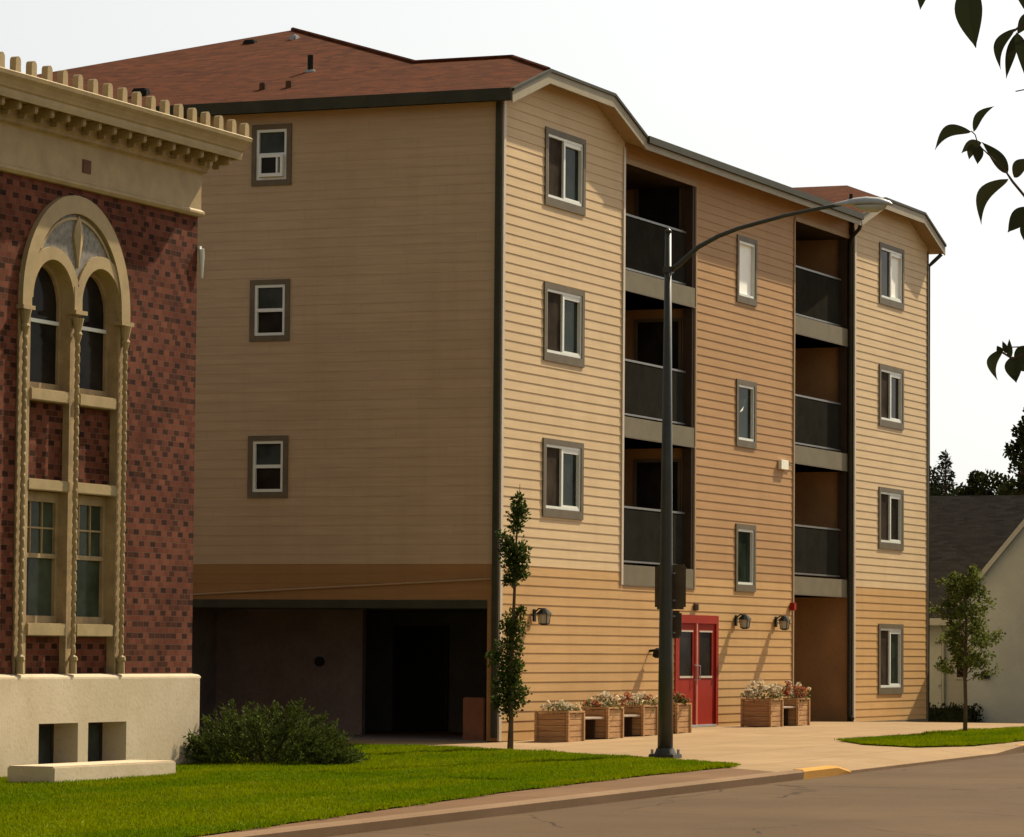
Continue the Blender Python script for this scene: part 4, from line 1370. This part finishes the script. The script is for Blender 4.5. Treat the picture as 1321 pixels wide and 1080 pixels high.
# young leafy tree on the right grass strip
rs = random.Random(12)
tx, ty_ = 8.85, -5.70; tz = g(tx)
yt = thing('young_tree', 'small airy young tree with pale green leaves before the grey house', 'tree', (tx, ty_, tz))
toP = lambda lx, z, dd=0: (tx + RT.x * lx + FW.x * dd, ty_ + RT.y * lx + FW.y * dd, tz + z)
mb = MB()
mb.tube([toP(0, 0), toP(.01, .6), toP(-.01, 1.2), toP(.02, 2.0), toP(0, 2.7), toP(.02, 3.1)], [.045, .035, .03, .022, .013, .005], 'bark', 8)
lf = MB()
for i in range(58):
    z0 = .95 + 1.9 * i / 57 + rs.uniform(-.05, .05)
    a = i * 2.4 + rs.uniform(-.4, .4); ln = (.62 if z0 < 2.3 else .62 - .5 * (z0 - 2.3)) * rs.uniform(.55, 1.05)
    e = (ln * math.cos(a), z0 + ln * rs.uniform(.35, .8), ln * math.sin(a))
    mb.tube([toP(0, z0), toP(e[0] * .5, (z0 + e[1]) / 2 + .03, e[2] * .5), toP(e[0], e[1], e[2])], [.010, .007, .003], 'bark', 4, False)
    for k in range(3):
        f = rs.uniform(.45, 1.05)
        clump(lf, toP(e[0] * f + rs.uniform(-.05, .05), z0 + (e[1] - z0) * f, e[2] * f), rs.uniform(.08, .17), 36, .062, .024, 'leaf_young', rs, .8, 0, .1)
mb.build('trunk', yt); lf.build('crown', yt)

# juniper shrub between the buildings
rs = random.Random(13)
sx_, sy_ = -10.75, -.9; sz_ = g(sx_)
sh = thing('juniper_shrub', 'wide spreading dark green juniper shrub at the corner of the brick building', 'shrub', (sx_, sy_, sz_))
toP = lambda lx, z, dd=0: (sx_ + RT.x * lx + FW.x * dd, sy_ + RT.y * lx + FW.y * dd, sz_ + z)
lf = MB(); st = MB()
def profile(lx):     # top outline of the shrub from the photo (m)
    return float(np.interp(lx, [-1.72, -1.35, -1.0, -.8, -.4, 0, .4, .7, .95, 1.2, 1.45], [.30, .42, .60, .76, .90, .94, .92, .88, .72, .50, .12]))
for i in range(1050):
    lx = rs.uniform(-1.72, 1.45); dd = rs.uniform(-1, 1); dd = dd * 1.0 * math.sqrt(max(.05, 1 - (lx / 1.76) ** 2))
    top = profile(lx) * math.sqrt(max(.04, 1 - (dd / 1.06) ** 2)) * (.86 + .14 * math.sin(lx * 7 + dd * 5))
    z = top * (rs.random() ** .6)
    p0 = Vector(toP(lx * .8, max(.03, z - .14), dd * .8))
    d = (Vector(toP(lx * 1.0, z + .05, dd)) - p0 + rand_dir(rs) * .07).normalized()
    ln = rs.uniform(.14, .30) if rs.random() < .88 else rs.uniform(.28, .40)
    if i % 3 == 0: st.tube([p0, p0 + d * ln * .9], [.006, .002], 'bark', 3, False)
    for k in range(26):
        f = rs.random()
        dd_ = (d * .8 + rand_dir(rs) * .75 + Vector((0, 0, .15))).normalized()
        leaf(lf, p0 + d * ln * f + rand_dir(rs) * .02, dd_, rs.uniform(.035, .08), rs.uniform(.008, .015), 'leaf_shrub', rs)
for k in range(14):
    a = rs.uniform(0, 6.28); e = toP(.8 * math.cos(a), .45 + .3 * rs.random(), .6 * math.sin(a))
    st.tube([toP(.1 * math.cos(a), 0), toP(.4 * math.cos(a), .25, .3 * math.sin(a)), e], [.02, .014, .005], 'bark', 5, False)
st.build('branches', sh); lf.build('foliage', sh)

# low dark hedge in front of the grey house
rs = random.Random(14)
hx = 28.6
hg = thing('hedge', 'low dark clipped hedge at the foot of the grey house wall', 'hedge', (hx, .35, g(hx)))
lf = MB()
for i in range(260):
    y = rs.uniform(-.45, 1.6)
    clump(lf, (hx + rs.uniform(-.25, .25), y, g(hx) + rs.uniform(.05, .42)), .12, 12, .06, .025, 'leaf_hedge', rs)
hb = MB(); hb.box(hx - .18, hx + .18, -.35, 1.5, g(hx), g(hx) + .4, 'leaf_hedge', .06); hb.build('branches', hg)
lf.build('foliage', hg)

# ================================================================ GREY HOUSE
hs_ = thing('grey_house', 'low grey house with dark shingle roof beyond the apartment building', 'house', (31, 0, -.3))
OH = ORG[hs_.name]
HX, HR = 30.2, 34.6
gz = -.35
mb = MB()
mb.face([(HX, -7, gz), (HX, 3.6, gz), (HX, 3.6, 2.7), (HX, -7, 2.7)], 'house')
mb.face([(HX, 3.6, gz), (HX + 9, 3.6, gz), (HX + 9, 3.6, 2.7), (HR, 3.6, 5.6), (HX, 3.6, 2.7)], 'house')
mb.face([(HX, -7, gz), (HX + 9, -7, gz), (HX + 9, -7, 2.7), (HR, -7, 5.6), (HX, -7, 2.7)], 'house')
mb.face([(HX + 9, -7, gz), (HX + 9, 3.6, gz), (HX + 9, 3.6, 2.7), (HX + 9, -7, 2.7)], 'house')
mb.build('wall', hs_)
zr_ = 5.62
y0_, y1_ = -7.4, 2.62
mb = MB()
mb.face([(HX - .4, y0_, 2.42), (HX - .4, 4.0, 2.42), (HR, y1_, zr_), (HR, y0_, zr_)], 'roof_grey')
mb.face([(HX + 9.3, y0_, 2.42), (HX + 9.3, 4.0, 2.42), (HR, y1_, zr_), (HR, y0_, zr_)], 'roof_grey')
mb.face([(HX - .4, 4.0, 2.42), (HX + 9.3, 4.0, 2.42), (HR, y1_, zr_)], 'roof_grey')
mb.box(HX - .43, HX - .38, y0_, 4.0, 2.26, 2.43, 'house_trim')
hr = mb.build('roof', hs_)
# projecting gable wing
WXh = 28.9; wy0, wy1 = -4.4, -.06; wz = 2.98
pk = (wy0 + wy1) / 2; zpk = wz + (wy1 - pk) * 1.17
mb = MB()
mb.face([(WXh, wy0, gz), (WXh, wy1, gz), (WXh, wy1, wz), (WXh, pk, zpk), (WXh, wy0, wz)], 'house2')
mb.face([(WXh, wy1, gz), (HX + .5, wy1, gz), (HX + .5, wy1, wz), (WXh, wy1, wz)], 'house2')
mb.face([(WXh, wy0, gz), (HX + .5, wy0, gz), (HX + .5, wy0, wz), (WXh, wy0, wz)], 'house2')
mb.build('gable_wall', hs_)
mb = MB()
for s_, yw in ((1, wy1), (-1, wy0)):
    yo = yw + s_ * .22; zo = wz - .22 * 1.17
    a = [(WXh - .12, yo, zo), (WXh - .12, pk, zpk + .02), (HX + 3.5, pk, zpk + .02), (HX + 3.5, yo, zo)]
    mb.face(a, 'roof_grey'); mb.face([(p[0], p[1], p[2] + .10) for p in a], 'roof_grey')
mb.build('wing_roof', hs_)
mb = MB()
for s_, yw in ((1, wy1), (-1, wy0)):
    yo = yw + s_ * .24; zo = wz - .24 * 1.17
    a = [(yo, zo - .04), (pk, zpk - .02), (pk, zpk + .15), (yo, zo + .13)]
    f = [(WXh - .15, y, z) for y, z in a]; b = [(WXh - .10, y, z) for y, z in a]
    mb.face(f, 'house_trim'); mb.face(list(reversed(b)), 'house_trim')
    for k in range(4): mb.face([f[k], f[(k + 1) % 4], b[(k + 1) % 4], b[k]], 'house_trim')
mb.build('barge_board', hs_)
mb = MB()
def hwin(y0, y1, z0, z1, x, name='window', m='glass_black'):
    mb = MB()
    e = .05
    mb.box(x - .03, x, y0, y1, z0, z0 + e, 'house_trim'); mb.box(x - .03, x, y0, y1, z1 - e, z1, 'house_trim'); mb.box(x - .03, x, y0, y0 + e, z0 + e, z1 - e, 'house_trim'); mb.box(x - .03, x, y1 - e, y1, z0 + e, z1 - e, 'house_trim')
    w_ = mb.build(name, hs_)
    m2 = MB(); m2.box(x - .012, x - .002, y0 + e, y1 - e, z0 + e, z1 - e, m); m2.build('pane', w_, OH)
    return w_
hwin(.05, .62, .95, 2.05, HX)
hwin(.02, .40, 1.95 + .30, 2.62, HX - .002)
# door
mb = MB(); mb.box(HX - .04, HX, .95, 1.75, -.2, 1.75, 'house2'); mb.box(HX - .05, HX - .0, 1.75, 1.80, -.2, 1.8, 'darkbrown'); dd0 = mb.build('door', hs_)
mb = MB(); mb.tube([(HX - .04, 1.02, .8), (HX - .10, 1.02, .8)], .03, 'grey_metal', 8); mb.build('handle', dd0, OH)
mb = MB(); mb.box(WXh - .12, WXh, -.62, -.42, .98, 1.16, 'black', .02); mb.build('wall_meter', hs_)
mb = MB(); mb.tube([(HX - .44, .9, 2.3), (HX - .06, .9, 2.1), (HX - .05, .9, -.2)], .035, 'house_trim', 6); mb.build('downspout', hs_)

# ================================================================ FAR TREES
def conifer(x, y, h, r, label, seed, m='leaf_conifer'):
    rs = random.Random(seed)
    z0 = -.3
    t = thing('conifer', label, 'tree', (x, y, z0), 'trees beyond the grey house')
    mb = MB(); mb.tube([(x, y, z0), (x, y, z0 + h * .5), (x, y, z0 + h)], [.22, .12, .01], 'bark', 7)
    lf = MB()
    n = int(h * 16)
    for i in range(n):
        f = i / n; zz = z0 + h * (.12 + .88 * f)
        ln = r * (1 - f) ** .75 * rs.uniform(.5, 1.25) + .05
        a = i * 2.4 + rs.uniform(-.3, .3)
        e = Vector((x + ln * math.cos(a), y + ln * math.sin(a), zz + ln * rs.uniform(-.05, .35)))
        p0 = Vector((x, y, zz))
        mb.tube([p0, e], [.03, .008], 'bark', 3, False)
        for k in range(int(10 + 26 * ln)):
            q = p0.lerp(e, rs.uniform(.15, 1.05))
            d = ((e - p0).normalized() * .7 + rand_dir(rs)).normalized()
            leaf(lf, q + rand_dir(rs) * .06, d, rs.uniform(.10, .24), .035, m, rs)
    mb.build('trunk', t); lf.build('crown', t)
def broadleaf(x, y, h, clumps, label, seed, m='leaf_far', rz=None):
    rs = random.Random(seed)
    z0 = -.3
    t = thing('broadleaf_tree', label, 'tree', (x, y, z0), 'trees beyond the grey house')
    mb = MB(); mb.tube([(x, y, z0), (x + .1, y, z0 + h * .35), (x, y + .1, z0 + h * .8)], [.25, .18, .05], 'bark', 7)
    lf = MB()
    for (dx, dy, z, r) in clumps:
        mb.tube([(x, y, z0 + h * .3), (x + dx * .6, y + dy * .6, z - r * .4), (x + dx, y + dy, z)], [.09, .05, .02], 'bark', 4, False)
        for q in range(5):
            d = rand_dir(rs)
            clump(lf, (x + dx + d.x * r * .6, y + dy + d.y * r * .6, z + d.z * r * .6), r * .5, int(120 * r + 40), .15, .06, m, rs, .85, .1, .3)
    mb.build('trunk', t); lf.build('crown', t)
conifer(55, 8.05, 8.15, 1.0, 'pointed dark conifer beyond the left end of the house roof', 21)
conifer(58.5, 9.45, 7.9, 1.3, 'second shorter conifer showing just beside the apartment corner', 22)
broadleaf(60, 8.4, 7.4, [(0, -.2, 7.1, .55), (.2, -.8, 6.8, .6), (-.2, .5, 6.7, .6), (0, -1.3, 6.4, .5), (.3, 0, 6.3, .7)], 'rounded dark tree behind the middle of the house roof', 23)
broadleaf(55, 5.5, 9.6, [(0, .05, 8.3, .45), (0, .1, 7.7, .55), (.2, -.1, 7.2, .7), (0, .3, 6.7, .6), (.2, -.5, 8.6, .8), (.2, -1.0, 7.4, 1.0), (.3, -.3, 6.2, .7), (0, -1.6, 8.2, 1.1)], 'tall dark tree rising at the right edge behind the house', 24)
broadleaf(62, 11.0, 6.4, [(0, -.75, 6.7, .65), (0, 0, 6.4, .8), (0, -1.5, 6.0, .6), (0, 1.4, 6.0, .9)], 'low dark tree mass behind the apartment corner', 25)

# ================================================================ OVERHANGING TREE (upper right, near)
DN = 6.3; PXM = DN / 4925.78
def NP(u, v, d=0.0):
    k = 1 + d / DN
    return CP + FW * (DN + d) + RT * ((u - 660.5) * PXM * k) + UP * ((540 - v) * PXM * k)
rs = random.Random(31)
tb = CP + FW * 6.6 + RT * 3.3; tb.z = g(tb.x) - .03
nt_ = thing('overhanging_tree', 'near tree whose dark leafy twigs hang into the upper right corner', 'tree', tb)
tr = MB()
tr.tube([tb, tb + Vector((.05, 0, 1.2)), tb + Vector((0, .1, 2.4)), tb + Vector((.1, .05, 4.0)), tb + Vector((.1, .1, 5.2))], [.16, .13, .11, .07, .03], 'bark', 10)
def limb(pts, r0, r1):
    n = len(pts)
    tr.tube(pts, [r1 + (r0 - r1) * (1 - i / (n - 1)) ** 3.2 for i in range(n)], 'bark_dark', 6, False)
hub = tb + Vector((0, .1, 2.3))
hub2 = tb + Vector((.05, .05, 1.6))
limb([hub, NP(1900, 250), NP(1600, 330), NP(1420, 345), NP(1350, 290), NP(1321, 252), NP(1306, 234)], .04, .0022)
limb([NP(1306, 234), NP(1298, 222), NP(1280, 204), NP(1262, 187), NP(1258, 174), NP(1253, 169)], .0022, .001)
limb([hub, NP(1800, -100), NP(1500, -60), NP(1400, -20), NP(1335, 20), NP(1308, 40)], .04, .002)
limb([NP(1500, -60), NP(1350, -60), NP(1280, -40), NP(1250, -18)], .008, .002)
limb([NP(1280, -40), NP(1220, -45), NP(1188, -22)], .003, .0015)
limb([hub2, NP(1800, 560), NP(1500, 470), NP(1380, 440), NP(1330, 452), NP(1306, 463), NP(1292, 454)], .03, .0018)
limb([NP(1360, 445), NP(1330, 447), NP(1304, 448)], .002, .001)
limb([NP(1400, 120), NP(1340, 112), NP(1310, 118)], .003, .001)
limb([hub, NP(1700, 100), NP(1400, 120)], .02, .004)
tr.build('branches', nt_)
lfm = MB()
def bigleaf(u0, v0, u1, v1, w, bend=0.0, d=0.0, fold=.25):
    """curved leaf blade with folded midrib, from stalk end to tip"""
    a = NP(u0, v0, d); b = NP(u1, v1, d + rs.uniform(-.02, .02))
    ax = b - a; l = ax.length; ax.normalize()
    nrm = (-FW + Vector((rs.uniform(-.3, .3), rs.uniform(-.3, .3), rs.uniform(-.2, .2)))).normalized()
    sd_ = ax.cross(nrm).normalized(); nrm = sd_.cross(ax).normalized()
    W_ = w * PXM / 2
    N_ = 14
    rows = []
    for i in range(N_ + 1):
        t = i / N_
        prof = math.sin(math.pi * min(1, t * 1.02) ** .8) ** .9 * (1 - .25 * t)
        prof = max(prof, 0.02)
        c = a + ax * l * t + sd_ * (bend * PXM * math.sin(math.pi * t))
        ww = W_ * prof
        rows.append((c + sd_ * ww - nrm * ww * fold, c + nrm * 0, c - sd_ * ww - nrm * ww * fold))
    n = len(lfm.v); k = lfm.mi('leaf_near')
    for r in rows: lfm.v += [tuple(p) for p in r]
    for i in range(N_):
        q = n + i * 3
        lfm.f += [(q, q + 1, q + 4, q + 3), (q + 1, q + 2, q + 5, q + 4)]; lfm.m += [k, k]
BL = [(1250, -22, 1259, 62, 40, 4, 0), (1192, -25, 1187, 13, 16, 0, .1), (1309, 37, 1291, 90, 16, 12, 0), (1313, 42, 1298, 102, 15, 2, .05), (1311, 42, 1324, 104, 18, -3, -.05),
      (1340, 25, 1306, -12, 20, 4, .1), (1330, 15, 1312, 45, 18, 0, .1), (1253, 170, 1206, 194, 18, 14, 0), (1256, 170, 1283, 137, 13, -7, 0), (1300, 224, 1266, 183, 20, 4, 0), (1266, 184, 1240, 198, 14, 4, .02), (1263, 186, 1261, 212, 16, 0, .03), (1254, 186, 1250, 206, 12, 0, .02),
      (1301, 231, 1266, 290, 22, 17, 0), (1308, 229, 1334, 206, 20, -6, 0), (1330, 268, 1300, 300, 26, 2, 0), (1326, 280, 1326, 318, 24, 0, .04),
      (1294, 450, 1287, 491, 16, 11, 0), (1303, 463, 1302, 437, 9, 0, 0), (1300, 456, 1293, 440, 9, 0, 0), (1292, 456, 1286, 446, 9, 0, 0), (1306, 460, 1311, 494, 26, 0, 0), (1308, 462, 1335, 448, 18, -2, 0), (1312, 462, 1330, 480, 22, 0, .03)]
for b_ in BL: bigleaf(*b_)
# the rest of the crown, beyond the frame
for i in range(900):
    u = rs.uniform(1420, 3600); v = rs.uniform(-2200, 520)
    if u < 1500 and -60 < v: continue
    if (u - 2900) ** 2 / 1500 ** 2 + (v + 800) ** 2 / 1450 ** 2 > 1: continue
    a = rs.uniform(0, 6.28)
    bigleaf(u, v, u + 55 * math.cos(a), v + 40 + 30 * math.sin(a), rs.uniform(18, 28), rs.uniform(-6, 6), rs.uniform(-1.2, 1.4))
lfm.build('leaves', nt_)

SC.render.engine = 'CYCLES'
SC.render.resolution_x = 1024
SC.render.resolution_y = 837
